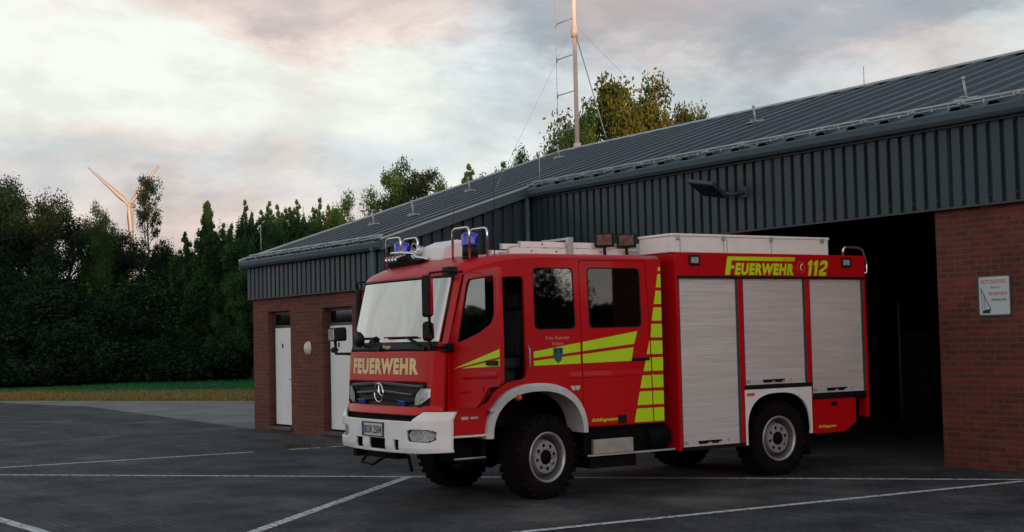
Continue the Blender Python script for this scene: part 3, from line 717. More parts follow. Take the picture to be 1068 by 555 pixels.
mb.add([(bx+.02, yy-.0005, bz-.02), (bx+.15, yy-.0005, bz-.02), (bx+.155, yy-.0005, bz+.03), (bx+.03, yy-.0005, bz+.02)], [(0, 1, 2, 3)]); mb.build('ladder_symbol', M['ink'], sg, fixn=False)

# screw rows and overlap joints of the cladding, cable and socket by the garage
mb = MB()
for z in (3.86, 4.86):
    x = -23.6
    while x < Xe: mb.box(x-.009, x+.009, Ys-.128, Ys-.1255, z-.009, z+.009); x += .45
mb.build('screw_row', M['gutter'], FS)['kind'] = 'stuff'
for x in (-20.2, -16.6, -13.02, -9.6):
    mb = MB(); mb.box(x-.004, x+.004, Ys-.1285, Ys-.1255, 3.76, 5.0); mb.build('sheet_joint', M['frame'], FS)

# roof anchor posts
ap_lab = ['first roof anchor post from the left gable', 'second roof anchor post from the left gable', 'third roof anchor post, on the slope left of the eave step', 'roof anchor post just below the foot of the radio mast', 'roof anchor post high on the hall roof above the flood lamp', 'roof anchor post nearest the right edge of the photo, above the garage opening']
def anchor(x, y):
    o = (x, y, rz(y)); r = empty('roof_anchor', o, '', 'roof anchor', 'fall protection posts on the roof')
    m_ = MB(); m_.box(x-.22, x+.22, y-.03, y+.03, rz(y)+.042, rz(y)+.065); m_.box(x-.03, x+.03, y-.12, y+.12, rz(y)+.0655, rz(y)+.07+.01); m_.build('base', M['trim'], r)
    m_ = MB(); m_.tube([(x, y, rz(y)+.06), (x-.03, y-.02, rz(y)+.34)], .018, 8); m_.lathe([(.001, -.03), (.028, -.02), (.028, .02), (.001, .03)], frame_mtx((x-.03, y-.02, rz(y)+.36), (0, 0, 1), (1, 0, 0)), 10); m_.build('post', M['trim'], r)
    return r
A0 = None
for i, (x, y) in enumerate([(-27.65, 14.6), (-26.45, 14.95), (-27.7, 17.2), (-28.5, 20.4), (-20.29, 19.4), (-13.09, 16.75)]):
    if A0 is None: A0 = anchor(x, y); r = A0
    else: r = copy_tree(A0, (x, y, rz(y)))
    r['label'] = ap_lab[i]

# radio mast
ms = empty('radio_mast', (-30.05, 22.1, 7.0), 'tall pale radio mast with ladder shaped side antenna and guy wires on the roof ridge', 'mast')
mb = MB(); mx, my = -30.05, 22.12; mb.tube([(mx, my, 6.6), (mx, my, 9), (mx, my, 14.5)], [.060, .060, .055], 12); mb.tube([(mx, my, 10.15), (mx, my, 10.45)], .095, 12); mb.tube([(mx, my, 7.05), (mx, my, 7.25)], .10, 12); mb.build('pole', M['mast'], ms)
for z, dz in ((10.70, .08), (9.70, .08), (8.70, .08), (7.68, .08)):
    mb = MB(); mb.tube([(mx, my, z), (mx-.86, my, z-.02)], .014, 6); mb.tube([(mx-.86, my, z-.09), (mx-.86, my, z+.05)], .022, 6); mb.build('rung', M['steel'], ms)
mb = MB(); mb.tube([(mx-.88, my, 7.4), (mx-.88, my, 11.9)], .007, 5); mb.build('aerial_wire', M['steel'], ms)
for a, b, rr in (((mx, my, 10.35), (-28.55, 21.95, 7.2), .016), ((mx, my, 10.5), (-27.2, 24.8, 6.2), .004), ((mx, my, 10.5), (-25.3, 16.3, rz(16.3)), .0032)):
    mb = MB(); mb.tube([a, b], rr, 5); mb.build('guy_wire', M['steel'], ms)

# ================================================================== FIRE ENGINE  (heading -y, near side at x = XN)
XN, XF, XC = -14.12, -16.62, -15.37
XS, XT = -14.19, -16.55        # cab sides
FE = empty('fire_engine', (XC, 12.0, 0), 'red fire engine with yellow stripes and aluminium roller shutters, driver door standing open', 'fire engine')
def lerp(tab, x):
    if x <= tab[0][0]: return tab[0][1]
    for (a, b), (c, d) in zip(tab, tab[1:]):
        if x <= c: return b+(d-b)*(x-a)/(c-a)
    return tab[-1][1]
BASE = [(.6, 8.13), (.72, 8.10), (1.05, 8.11), (1.12, 8.15), (1.2, 8.18), (1.5, 8.195), (1.87, 8.22), (2.78, 8.45), (2.9, 8.50)]
def bow(s): s = abs(s); return .10*s**3+.13*max(0, (s-.8)/.2)**3
def FP(s, z, d=0.): return Vector((XC+1.18*s, lerp(BASE, z)+bow(s)-d*(1-abs(s)*.3), z)) + Vector((d*.7*(1 if s > 0 else -1)*max(0, (abs(s)-.8)/.2), 0, 0))
def bent(name, s0, s1, z0, z1, m, parent, ns=40, nz=6, hole=None, d=0., solid=0, smooth=True, bevel=0):
    mb = MB(); f0 = z0 if callable(z0) else (lambda s: z0); f1 = z1 if callable(z1) else (lambda s: z1)
    S = [s0+(s1-s0)*i/ns for i in range(ns+1)]
    vs = [FP(s, f0(s)+(f1(s)-f0(s))*j/nz, d) for s in S for j in range(nz+1)]
    fs = []
    for i in range(ns):
        for j in range(nz):
            s = (S[i]+S[i+1])/2; z = f0(s)+(f1(s)-f0(s))*(j+.5)/nz
            if hole and hole(s, z): continue
            a = i*(nz+1)+j; fs.append((a, a+nz+1, a+nz+2, a+1))
    mb.add(vs, fs, smooth); o = mb.build(name, m, parent, solid=solid, fixn=False)
    return o
# --- bumper
def btop(s): s = abs(s); return 1.035+.11*min(1, max(0, (s-.72)/.14))
def bbot(s): return .648+.02*abs(s)**2
def bh(s, z):
    return (.68 < z < .81 and (-.43 < s < -.27 or -.12 < s < .24 or .40 < s < .50)) or ((abs(abs(s)-.815)/.172)**4+(abs(z-.865)/.076)**4 < 1)
bumper = bent('bumper', -1.05, 1.05, bbot, btop, M['white'], FE, 150, 42, bh, .02, .035)
# side return of the bumper
for sx, xx in ((1, XS), (-1, XT)):
    pass
bent('bumper_recess', -.9, .9, .66, 1.02, M['chassis'], bumper, 20, 2, None, -.09)
for s0, s1 in ((.64, .99), (-.99, -.64)):
    h = bent('fog_lamp', s0, s1, .78, .95, M['black'], bumper, 10, 2, None, -.035)
    def fz0(s, c=(s0+s1)/2): return .865-.068*math.sqrt(max(0, 1-((s-c)/.165)**4))
    def fz1(s, c=(s0+s1)/2): return .865+.068*math.sqrt(max(0, 1-((s-c)/.165)**4))
    bent('lens', (s0+s1)/2-.164, (s0+s1)/2+.164, fz0, fz1, M['lens'], h, 16, 3, None, -.01)
# number plate
PY = 8.055
mb = MB(); mb.box(-15.675, -15.115, PY-.003, PY+.03, .825, 1.005); plate = mb.build('number_plate', M['ink'], FE, bevel=.004)
mb = MB(); mb.box(-15.66, -15.13, PY-.008, PY-.0035, .84, .99); mb.build('plate_face', M['plate'], plate)
mb = MB(); mb.box(-15.66, -15.60, PY-.011, PY-.0085, .84, .99); mb.build('euro_band', M['euro'], plate)
text('plate_letters', 'BOR 2504', .10, lambda a, b: (-15.36+a, PY-.012, .865+b), M['ink'], plate, .44, .012)
mb = MB(); mb.lathe([(.001, 0), (.014, 0)], frame_mtx((-15.415, PY-.0122, .925), (0, -1, 0)), 10); mb.build('plate_seal', M['redink'], plate, fixn=False)
# --- front panel with grille opening
def fp0(s): return 1.10+.05*min(1, max(0, (abs(s)-.74)/.12))
def gh(s, z):
    a = abs(s)
    if 1.20 < z < 1.495 and a < .80: return True
    return a < .905 and ((1.215 < z < 1.43 and a > .66) or (z > 1.42 and z < 1.495 and a < .86))
fpan = bent('front_panel', -1, 1, fp0, 1.872, M['red'], FE, 100, 52, gh, 0, .02)
bent('front_gap', -.86, .86, 1.0, 1.14, M['chassis'], FE, 20, 2, None, -.05)
grille = bent('grille', -.88, .88, 1.17, 1.51, M['black'], FE, 40, 4, None, -.045)
for z, sm in ((1.455, .80), (1.36, .62), (1.275, .60)):
    mb = MB(); mb.tube([FP(-sm+2*sm*i/30, z-.015*math.cos(i/30*6.28), -.012) for i in range(31)], .016, 6); mb.build('grille_bar', M['black'] if z < 1.3 else M['frame'], grille)
mb = MB()
for z in (1.476, 1.375):
    sm = .78 if z > 1.4 else .60
    mb.tube([FP(-sm+2*sm*i/30, z-.015*math.cos(i/30*6.28), .006) for i in range(31)], .0035, 4)
mb.build('chrome_strip', M['steel'], grille)
# three pointed star in a ring
st = FP(.0, 1.365, .045); mb = MB()
mb.tube([st+Vector((.115*math.cos(a), 0, .115*math.sin(a))) for a in [i*math.pi/18 for i in range(37)]], .011, 6, caps=False)
for k in range(3):
    a = math.pi/2+k*2*math.pi/3; u = Vector((math.cos(a), 0, math.sin(a))); n = Vector((-u.z, 0, u.x))
    mb.add([st+u*.112, st+n*.02, st-u*.012, st-n*.02, st+Vector((0, -.014, 0))], [(0, 1, 4), (1, 2, 4), (2, 3, 4), (3, 0, 4), (0, 3, 2, 1)])
mb.build('star_emblem', M['chrome'], grille)
for s in (-.47, .42):
    p = FP(s, 1.235, 0); mb = MB(); mb.box(p.x-.085, p.x+.085, p.y-.01, p.y+.06, 1.205, 1.275); mb.build('front_flasher', M['blue_dark'], grille, bevel=.01)
# headlights
for sg_ in (1, -1):
    s0, s1 = (.655, .92) if sg_ > 0 else (-.92, -.655)
    hb = bent('headlight', s0, s1, 1.21, 1.435, M['black'], FE, 10, 3, None, -.03)
    c = .80*sg_
    def hz0(s): a = min(1, max(0, (abs(s)-.67)/.225)); return 1.225+.10*a**2.2
    def hz1(s): a = min(1, max(0, (abs(s)-.67)/.225)); return 1.30+.125*min(1, a*2.2)**.6
    bent('lens', .67*sg_ if sg_ > 0 else -.90, .90 if sg_ > 0 else -.67, hz0, hz1, M['lens'], hb, 14, 4, None, .004)
# lettering across the front
def ftext(a, b): return FP(a/1.18, b, .014)
vs, fs = text_mesh('FEUERWEHR', .20, 1.70, .055, 0, 1.16)
bm = bmesh.new(); bvs = [bm.verts.new((a, b, 0)) for a, b in vs]
for f in fs:
    try: bm.faces.new([bvs[i] for i in f])
    except ValueError: pass
bmesh.ops.subdivide_edges(bm, edges=[e for e in bm.edges if e.calc_length() > .12], cuts=2)
bm.verts.index_update(); mb = MB(); mb.add([ftext(v.co.x, 1.59+v.co.y) for v in bm.verts], [[v.index for v in f.verts] for f in bm.faces]); bm.free()
mb.build('letters', M['cream'], fpan, fixn=False)
mb = MB(); mb.tube([FP(-.8+1.6*i/30, 1.545-.01*math.cos((i/30-.5)*3), -.002) for i in range(31)], .012, 6); mb.build('front_crease', M['red'], fpan)
# --- cowl, windscreen, pillars
cowl = bent('cowl', -.985, .985, 1.873, 1.985, M['black'], FE, 50, 3, None, -.004, .015)
text('cowl_letters', 'Atego', .055, lambda a, b: FP(a/1.18+.06, 1.90+b, .012), M['cream'], cowl, .21, .008)
def wsr(s, z): return False
ws = bent('windscreen', -.955, .955, 1.985, 2.765, M['windscreen'], FE, 60, 8, None, -.004)
mb = MB()
for sg_ in (1, -1):
    mb.tube([FP(sg_*.955, 1.98, .0), FP(sg_*.955, 2.4, .0), FP(sg_*.955, 2.77, .0)], .02, 6)
mb.tube([FP(-.95+1.9*i/30, 2.765, .002) for i in range(31)], .014, 6); mb.build('windscreen_seal', M['black'], ws)
for sg_ in (1, -1):
    a, b = (.94, 1.0) if sg_ > 0 else (-1.0, -.94)
    bent('a_pillar', a, b, 1.872, 2.80, M['red'], FE, 8, 10, None, .002, .02)
# wipers
for (b0, b1, a0, a1) in ((-.62, -.20, -.30, -.06), (.0, .66, .44, .80)):
    mb = MB(); mb.tube([FP(b0+(b1-b0)*i/8, 2.045, .03) for i in range(9)], .010, 5); mb.tube([FP(a1, 1.91, .03), FP((a0+a1)/2, 1.99, .06), FP(a0, 2.05, .04)], [.018, .012, .008], 6); mb.tube([FP(a1, 1.90, 0), FP(a1, 1.91, .05)], .028, 8); mb.build('wiper', M['black'], FE)
mb = MB(); p = FP(-.46, 2.03, .12); mb.lathe([(.001, -.05), (.06, -.045), (.10, -.01), (.10, .03), (.001, .035)], frame_mtx(p, (0, -1, -.1)), 16); mb.tube([p, FP(-.40, 1.93, .02)], .014, 6); mb.build('front_mirror', M['black'], FE)

# --- cab roof
ZD = [(0, 2.775), (.03, 2.82), (.12, 2.875), (.3, 2.945), (.55, 3.00), (.8, 3.035), (1.1, 3.05), (4, 3.045)]
def roofz(s, d):
    dr = .055*max(0, (abs(s)-.86)/.14)**2.5*min(1, .25+d/.4)
    return lerp(ZD, d)+.035*(1-s*s)*min(1, d/.5)-dr
YR = 11.76
mb = MB(); ns = 36; S = [-1+2*i/ns for i in range(ns+1)]
S = [math.copysign(1-(1-abs(s))**1.5, s) for s in S]
DD = [0, .015, .03, .06, .12, .2, .3, .42, .55, .7, .9, 1.2, 1.8, 2.6, 4]
vs = []
for s in S:
    p0 = FP(s, 2.79)
    for d in DD:
        if d == 4: y = YR
        else: y = p0.y+d
        y = min(y, YR); dd = y-p0.y
        vs.append((XC+1.18*s, y, roofz(s, dd)))
nd = len(DD); mb.add(vs, [(i*nd+j, (i+1)*nd+j, (i+1)*nd+j+1, i*nd+j+1) for i in range(ns) for j in range(nd-1)], True)
mb.build('cab_roof', M['red'], FE, fixn=False, solid=.012)
def sidetop(y): return roofz(1.0, max(0, y-8.68))-.001

# --- cab sides
def sell(cy, cz, a, b, n, t0, t1, k=28):
    out = []
    for i in range(k+1):
        t = t0+(t1-t0)*i/k; c, s = math.cos(t), math.sin(t)
        out.append((cy+a*math.copysign(abs(c)**(2/n), c), cz+b*math.copysign(abs(s)**(2/n), s)))
    return out
ARC = sell(9.71, .80, .72, .60, 2.35, math.pi, 0)      # front to rear
def side_outline():
    top = [(YR-(YR-8.72)*i/24, sidetop(YR-(YR-8.72)*i/24)) for i in range(25)]
    return [(8.435, .865), (8.96, .865)]+[p for p in ARC if p[1] > .8]+[(10.43, .855), (YR, .855)]+top+[(8.45, 1.88)]
W1 = rpoly([(9.715, 2.10), (10.35, 2.10), (10.32, 2.88), (9.70, 2.88)], .07)
CD = rpoly([(10.445, .87), (11.57, .865), (11.54, 2.2), (11.485, 2.970), (10.42, 2.970)], .03)
CDo = rpoly([(10.436, .850), (11.58, .850), (11.55, 2.2), (11.494, 2.979), (10.411, 2.979)], .03)
W2 = rpoly([(10.56, 2.105), (11.42, 2.11), (11.40, 2.885), (10.535, 2.885)], .07)
DH = rpoly([(8.56, 1.215), (8.98, 1.215), (9.10, 1.36), (9.30, 1.47), (9.57, 1.50), (9.565, 2.77), (8.84, 2.74), (8.555, 1.93)], [.03, .05, .05, .1, .08, .07, .06, .05])
def sidef(x): return lambda a, b, d: (x+d, a, b)
# crew door hole reaches the sill: cut from the outline's inside
side = flat_fill([side_outline(), DH, W1, [(a, max(b, .862)) for a, b in CDo]], sidef(XS-.02), .04, 'cab_side', M['red'], FE)
flat_fill([side_outline(), W1, W2], sidef(XT+.02), .04, 'cab_side', M['red'], FE)
flat_fill([CD, W2], sidef(XS-.02), .04, 'crew_door', M['red'], FE)
cdo = [o for o in FE.children if o.name.startswith('crew_door')][0]
for nm, W, x, par, g in (('window', W1, XS-.012, side, 'glass'), ('window', W2, XS-.012, cdo, 'darkglass'), ('window', W1, XT+.012, None, 'glass'), ('window', W2, XT+.012, None, 'glass')):
    cy = sum(a for a, b in W)/len(W); cz = sum(b for a, b in W)/len(W)
    if par is None: par = [o for o in FE.children if o.name.startswith('cab_side')][1]
    grow = [(cy+(a-cy)*1.02, cz+(b-cz)*1.02) for a, b in W]; shr = [(cy+(a-cy)*.955, cz+(b-cz)*.962) for a, b in W]
    flat_fill([W, shr], sidef(x), .02, 'window_seal', M['black'], par)
    flat_fill([shr], sidef(x), .006, nm, M[g], par)
# dark shut lines backing, rear wall, floor, interior
mb = MB(); mb.box(XT+.045, XS-.045, YR-.03, YR-.001, .86, 2.98); mb.build('cab_rear_wall', M['red_dark'], FE)
mb = MB(); mb.box(XT+.05, XS-.045, 8.65, YR-.04, 1.32, 1.36); mb.box(XT+.05, XS-.045, 8.42, 8.63, 1.1, 1.80); mb.build('cab_floor', M['interior'], FE)
mb = MB(); mb.box(XT+.06, XS-.16, 8.42, 8.78, 1.60, 1.92); mb.box(XS-.75, XS-.25, 8.6, 8.86, 1.80, 2.0); mb.build('dashboard', M['interior'], FE, bevel=.03)
mb = MB(); c = Vector((-14.72, 8.98, 2.02)); e1 = Vector((1, 0, 0)); e2 = Vector((0, .35, .94)).normalized(); mb.tube([c+(e1*math.cos(a)+e2*math.sin(a))*.21 for a in [i*math.pi/12 for i in range(25)]], .016, 6, caps=False); mb.tube([c-e1*.2, c, c+e1*.2], .014, 5); mb.tube([c, c+Vector((0, -.3, -.35))], .025, 6); mb.build('steering_wheel', M['interior'], FE)
def seat(x, y):
    mb = MB(); mb.box(x-.25, x+.25, y-.25, y+.25, 1.62, 1.76); mb.box(x-.24, x+.24, y+.18, y+.32, 1.77, 2.35, Matrix.Rotation(R_(-8), 3, 'X'), (x, y+.25, 1.77)); mb.box(x-.13, x+.13, y+.25, y+.36, 2.38, 2.58); mb.box(x-.2, x+.2, y-.2, y+.2, 1.37, 1.615); mb.build('seat', M['seat'], FE, bevel=.03)
seat(-14.72, 9.45); seat(-16.05, 9.45)
for x in (-14.6, -15.12, -15.64, -16.16): seat(x, 11.2)
mb = MB(); mb.box(XT+.06, XS-.1, 9.78, 9.84, 1.37, 2.2); mb.build('partition', M['interior'], FE)
mb = MB(); mb.box(XS-.13, XS-.06, 10.40, 10.46, .9, 2.9); mb.box(XS-.13, XS-.06, 11.45, 11.70, .9, 2.9); mb.box(XS-.13, XS-.05, 10.47, 11.44, .88, 2.0); mb.box(XS-.13, XS-.05, 9.62, 9.69, 1.5, 2.9); mb.box(XS-.13, XS-.045, 9.7, 10.39, 1.5, 2.04); mb.build('door_lining', M['interior'], FE)
mb = MB(); mb.box(XS-.40, XS-.06, 8.62, 9.05, .98, 1.02); mb.box(XS-.42, XS-.39, 8.5, 9.5, .9, 1.5); mb.build('entry_step', M['chassis'], FE)
# belt crease along the cab side, on cab and on door
for par, y0, y1, x in ((side, 10.25, 10.425, XS), (cdo, 10.46, 11.55, XS)):
    mb = MB(); mb.prism([(0, 1.475), (.006, 1.485), (.006, 1.505), (0, 1.56)], lambda a, b, d: (x+a, d, b), y0, y1); mb.build('crease', M['red'], par)
mb = MB(); mb.prism([(0, 1.475), (.006, 1.485), (.006, 1.505), (0, 1.56)], lambda a, b, d: (XS+a, d, b), 11.59, YR-.01); mb.build('crease', M['red'], side)
# yellow film: long wedges
xf = XS+.0025
def film(name, polys, par, m='yellow', x=xf, x1=None):
    mb = MB()
    for p in polys: mb.add([(x, a, b) for a, b in p], [list(range(len(p)))])
    o = mb.build(name, M[m], par, fixn=False)
    for f in o.data.polygons:
        if f.normal.x < 0: f.flip()
    return o
def L2(y, a, b): return a[1]+(b[1]-a[1])*(y-a[0])/(b[0]-a[0])
U0, U1 = ((9.69, 1.75), (11.28, 1.895)), ((9.69, 1.83), (11.34, 2.06)); V0, V1 = ((9.69, 1.655), (11.23, 1.675)), ((9.69, 1.715), (11.27, 1.85))
def strip(lo, hi, y0, y1, last=False):
    if last: return [(y0, L2(y0, *lo)), lo[1], hi[1], (y0, L2(y0, *hi))]
    return [(y0, L2(y0, *lo)), (y1, L2(y1, *lo)), (y1, L2(y1, *hi)), (y0, L2(y0, *hi))]
film('yellow_stripe', [strip(U0, U1, 9.69, 10.41)], side); film('yellow_stripe', [strip(V0, V1, 9.69, 10.41)], side)
film('yellow_stripe', [strip(U0, U1, 10.445, 0, True)], cdo); film('yellow_stripe', [strip(V0, V1, 10.445, 0, True)], cdo)
def vl(z): return lerp([(.86, 11.25), (1.5, 11.41), (1.93, 11.535), (2.75, 11.695), (3.0, 11.73)], z)
def de(z): return lerp([(.86, 11.57), (2.2, 11.54), (3, 11.485)], z)
for i in range(10):
    z0 = .875+i*.2195; z1 = min(z0+.176, 2.90)
    if z0 > 2.88: break
    yl0, yl1 = vl(z0), vl(z1); e0, e1_ = de(z0)-.004, de(z1)-.004
    xo = XS+.0085 if 1.47 < (z0+z1)/2 < 1.56 else xf
    if yl0 < e0-.01:
        film('yellow_block', [[(yl0, z0), (e0, z0), (e1_, z1), (min(yl1, e1_-.002), z1)]], cdo, x=XS+.0085 if i in (3,) else xf)
    film('yellow_block', [[(max(yl0, e0+.018), z0), (YR-.005, z0), (YR-.005, z1), (max(yl1, e1_+.018), z1)]], side, x=XS+.0085 if i in (3,) else xf)
# crew door handle, black flap, lettering
mb = MB(); mb.box(XS+.003, XS+.03, 11.24, 11.52, 1.675, 1.715); mb.build('door_handle', M['black'], cdo, bevel=.01)
mb = MB(); mb.box(XS+.003, XS+.012, 10.98, 11.12, .875, .985); mb.build('step_flap', M['black'], cdo, bevel=.006)
def stext(name, t, y, z, w, h, m, par, shear=0, bold=.01, x=xf+.001):
    return text(name, t, h, lambda a, b: (x, y+a, z+b), M[m], par, w, bold, shear)
stext('maker_letters', 'Schlingmann', 10.77, .905, .42, .055, 'yellow', cdo, .3, .03)
stext('crew_letters', 'Freiw. Feuerwehr', 10.06, 1.975, .36, .045, 'lettergrey', side)
stext('crew_letters', 'Südlohn', 10.06, 1.905, .17, .04, 'lettergrey', side)
# crest
film('crest', [[(9.985, 1.87), (10.135, 1.87), (10.135, 1.78), (10.115, 1.72), (10.06, 1.675), (10.005, 1.72), (9.985, 1.78)]], side, 'green', xf+.002)
film('crest_charge', [[(10.01, 1.855), (10.05, 1.855), (10.04, 1.80), (10.02, 1.80)], [(10.08, 1.855), (10.115, 1.855), (10.105, 1.79), (10.085, 1.80)]], side, 'blue_dark', xf+.003)
film('small_emblem', [[(10.24, 1.385), (10.30, 1.385), (10.32, 1.33), (10.27, 1.33)], [(10.31, 1.385), (10.40, 1.385), (10.37, 1.33), (10.335, 1.33)]], side, 'plate', xf+.001)
film('small_badge', [[(8.62, 1.04), (8.72, 1.04), (8.72, 1.075), (8.62, 1.075)], [(8.75, 1.045), (8.86, 1.045), (8.86, 1.07), (8.75, 1.07)]], side, 'steel', xf+.001)
mb = MB(); mb.tube([(XS+.01, 9.60, 1.62), (XS+.05, 9.60, 1.66), (XS+.05, 9.60, 1.86), (XS+.01, 9.60, 1.90)], .012, 6); mb.build('grab_rail', M['steel'], side)

# --- driver door, open about 85 degrees
AD = R_(90); HX, HY = XS+.012, 8.50
def DP(w, z, d=0.): return Vector((HX+w*math.sin(AD)+d*math.cos(AD), HY+w*math.cos(AD)-d*math.sin(AD), z))
dout = rpoly([(.02, 1.205), (.52, 1.205), (.66, 1.30), (.80, 1.45), (1.055, 1.47), (1.07, 2.0), (1.055, 2.815), (.33, 2.79), (.02, 1.93)], [.02, .05, .08, .08, .06, .1, .06, .06, .08])
dwin = rpoly([(.13, 1.955), (.60, 2.06), (.88, 2.17), (.95, 2.26), (.955, 2.73), (.40, 2.71), (.34, 2.60)], [.03, .1, .1, .08, .04, .05, .05])
door = flat_fill([dout, dwin], lambda a, b, d: DP(a, b, d-.025), .05, 'driver_door', M['red'], FE)
cx_ = sum(a for a, b in dwin)/len(dwin); cz_ = sum(b for a, b in dwin)/len(dwin)
dshr = [(cx_+(a-cx_)*.95, cz_+(b-cz_)*.955) for a, b in dwin]
flat_fill([dwin, dshr], lambda a, b, d: DP(a, b, d-.02), .02, 'window_seal', M['black'], door)
flat_fill([dshr], lambda a, b, d: DP(a, b, d-.02), .006, 'window', M['glass'], door)
flat_fill([rpoly([(.06, 1.24), (.50, 1.24), (.78, 1.49), (1.03, 1.50), (1.04, 2.05), (.5, 1.95), (.06, 1.85)], .05)], lambda a, b, d: DP(a, b, d-.065), .025, 'inner_trim', M['interior'], door)
mb = MB(); mb.tube([DP(.42, 2.69, -.03), DP(.66, 2.64, -.04), DP(.93, 2.40, -.03)], .010, 5); mb.build('belt', M['black'], door)
def dfilm(name, p, m, d=.0025):
    mb = MB(); mb.add([DP(a, b, d) for a, b in p], [list(range(len(p)))]); return mb.build(name, M[m], door, fixn=False)
dfilm('yellow_stripe', [(.04, 1.655), (1.055, 1.795), (1.055, 1.885)], 'yellow'); dfilm('yellow_stripe', [(.22, 1.66), (1.055, 1.69), (1.055, 1.77)], 'yellow')
mb = MB()
c0 = DP(.93, 1.735, .012)
vs = [DP(a, b, d) for d in (.003, .035) for a, b in ((.80, 1.70), (1.03, 1.70), (1.03, 1.755), (.80, 1.755))]
mb.add(vs, [(0, 3, 2, 1), (4, 5, 6, 7), (0, 1, 5, 4), (1, 2, 6, 5), (2, 3, 7, 6), (3, 0, 4, 7)]); mb.build('door_handle', M['black'], door, bevel=.008)
for z, w0, w1, mm in ((1.575, .25, 1.0, 'red'), (1.41, .22, .70, 'red')):
    mb = MB(); mb.prism([(0, -.05), (.016, -.015), (.016, .01), (0, .03)], lambda a, b, d: DP(d, z+b+(d-.3)*.03, a), w0, w1); mb.build('crease', M[mm], door)
# near mirrors on the door's front edge
ZR = Matrix.Rotation(R_(-48), 3, 'Z'); mp_ = (-13.99, 8.07, 2.4)
mh = MB(); mh.box(-14.07, -13.91, 8.02, 8.12, 2.27, 2.76, ZR, mp_); mir = mh.build('mirror', M['black'], FE, bevel=.03)
mb = MB(); mb.box(-14.055, -13.925, 8.1205, 8.124, 2.30, 2.73, ZR, mp_); mb.build('mirror_glass', M['mirror'], mir)
mb = MB(); mb.box(-14.08, -13.90, 8.02, 8.12, 1.99, 2.22, ZR, mp_); mb.build('wide_mirror', M['black'], mir, bevel=.04)
mb = MB(); mb.box(-14.06, -13.92, 8.1205, 8.124, 2.02, 2.195, ZR, mp_); mb.build('mirror_glass', M['mirror'], mir)
mb = MB(); mb.tube([(-14.02, 8.1, 1.99), (-14.03, 8.14, 1.92), (-14.16, 8.50, 1.90)], .016, 6); mb.build('lower_arm', M['black'], mir); mb = MB(); mb.tube([(-14.02, 8.1, 2.74), (-14.03, 8.14, 2.79), (-14.1, 8.42, 2.82), (-13.9, 8.5, 2.80)], .016, 6); mb.build('upper_arm', M['black'], mir); mb = MB(); mb.tube([(-14.0, 8.1, 2.2), (-14.0, 8.1, 2.3)], .02, 6); mb.build('mirror_link', M['black'], mir)
for bx_ in ((-14.20, -14.06, 8.40, 8.54, 2.77, 2.87), (-14.22, -14.12, 8.38, 8.5, 1.86, 1.96)):
    mb = MB(); mb.box(*bx_); mb.build('mirror_hinge', M['black'], mir, bevel=.01)
# far mirror and search light
mb = MB(); mb.box(-16.70, -16.61, 8.50, 8.58, 2.20, 2.72); m2 = mb.build('mirror', M['black'], FE, bevel=.035)
mb = MB(); mb.tube([(-16.66, 8.53, 2.70), (-16.66, 8.53, 2.80), (-16.50, 8.64, 2.80)], .016, 6); mb.build('mirror_arm', M['black'], m2); mb = MB(); mb.tube([(-16.66, 8.53, 2.22), (-16.66, 8.53, 1.97), (-16.5, 8.55, 1.94)], .016, 6); mb.build('mirror_arm', M['black'], m2)
sl = Vector((-16.79, 8.25, 2.10)); dr = Vector((-.10, -1, -.03)).normalized()
mb = MB(); fm = frame_mtx(sl, dr)
def fbox(mb, fm, x0, x1, y0, y1, z0, z1): mb.add([fm @ Vector((x, y, z)) for z in (z0, z1) for y in (y0, y1) for x in (x0, x1)], [(0, 2, 3, 1), (4, 5, 7, 6), (0, 1, 5, 4), (2, 6, 7, 3), (0, 4, 6, 2), (1, 3, 7, 5)])
fbox(mb, fm, -.13, .05, -.12, .12, -.085, .10); s1 = mb.build('search_light', M['black'], FE, bevel=.03)
mb = MB(); fbox(mb, fm, .052, .058, -.10, .10, -.065, .08); mb.build('lens', M['lens'], s1)
mb = MB(); mb.tube([sl+Vector((0, 0, -.08)), sl+Vector((.02, 0, -.25)), Vector((-16.50, 8.45, 1.84))], .022, 7); mb.tube([sl+Vector((-.10, -.02, -.20)), sl+Vector((.04, .02, -.2))], .016, 6); mb.lathe([(.001, -.03), (.04, -.03), (.04, .03), (.001, .03)], frame_mtx(sl+Vector((-.03, 0, -.2)), (1, 0, 0)), 10); mb.build('bracket', M['black'], s1)

# --- front fender, inner arch, side marker
fo = sell(9.71, .795, .765, .645, 2.3, math.pi, 0); fi = sell(9.71, .795, .675, .545, 2.3, math.pi, 0)
mb = MB(); n = len(fo); X0, X1 = XS-.30, XS+.075; vs = []
for (oy, oz), (iy, iz) in zip(fo, fi): vs += [(X0, oy, oz), (X1-.03, oy, oz), (X1, (oy*3+iy)/4, (oz*3+iz)/4), (X1, iy, iz), (X0, iy, iz)]
fs = [(5*i+k, 5*i+(k+1) % 5, 5*i+5+(k+1) % 5, 5*i+5+k) for i in range(n-1) for k in range(5)]+[(4, 3, 2, 1, 0), tuple(5*(n-1)+k for k in range(5))]
mb.add(vs, fs, False); fen = mb.build('front_fender', M['fender'], FE, bevel=.004)
mb = MB(); mb.lathe([(.001, .045), (.03, .04), (.042, 0), (.042, -.02)], frame_mtx((XS+.075, 9.40, 1.275), (1, 0, 0)), 12); mb.build('side_marker', M['orange'], fen)
mb = MB(); mb.lathe([(.001, .045), (.03, .04), (.04, 0), (.04, -.02)], frame_mtx((XS+.03, 9.03, 1.13), (1, -.3, 0)), 10); mb.build('indicator', M['lens'], fen)
mb = MB(); arch = sell(9.71, .80, .66, .53, 2.3, math.pi, 0, 16); vs = []
for y, z in arch: vs += [(XT+.1, y, z), (XS-.31, y, z)]
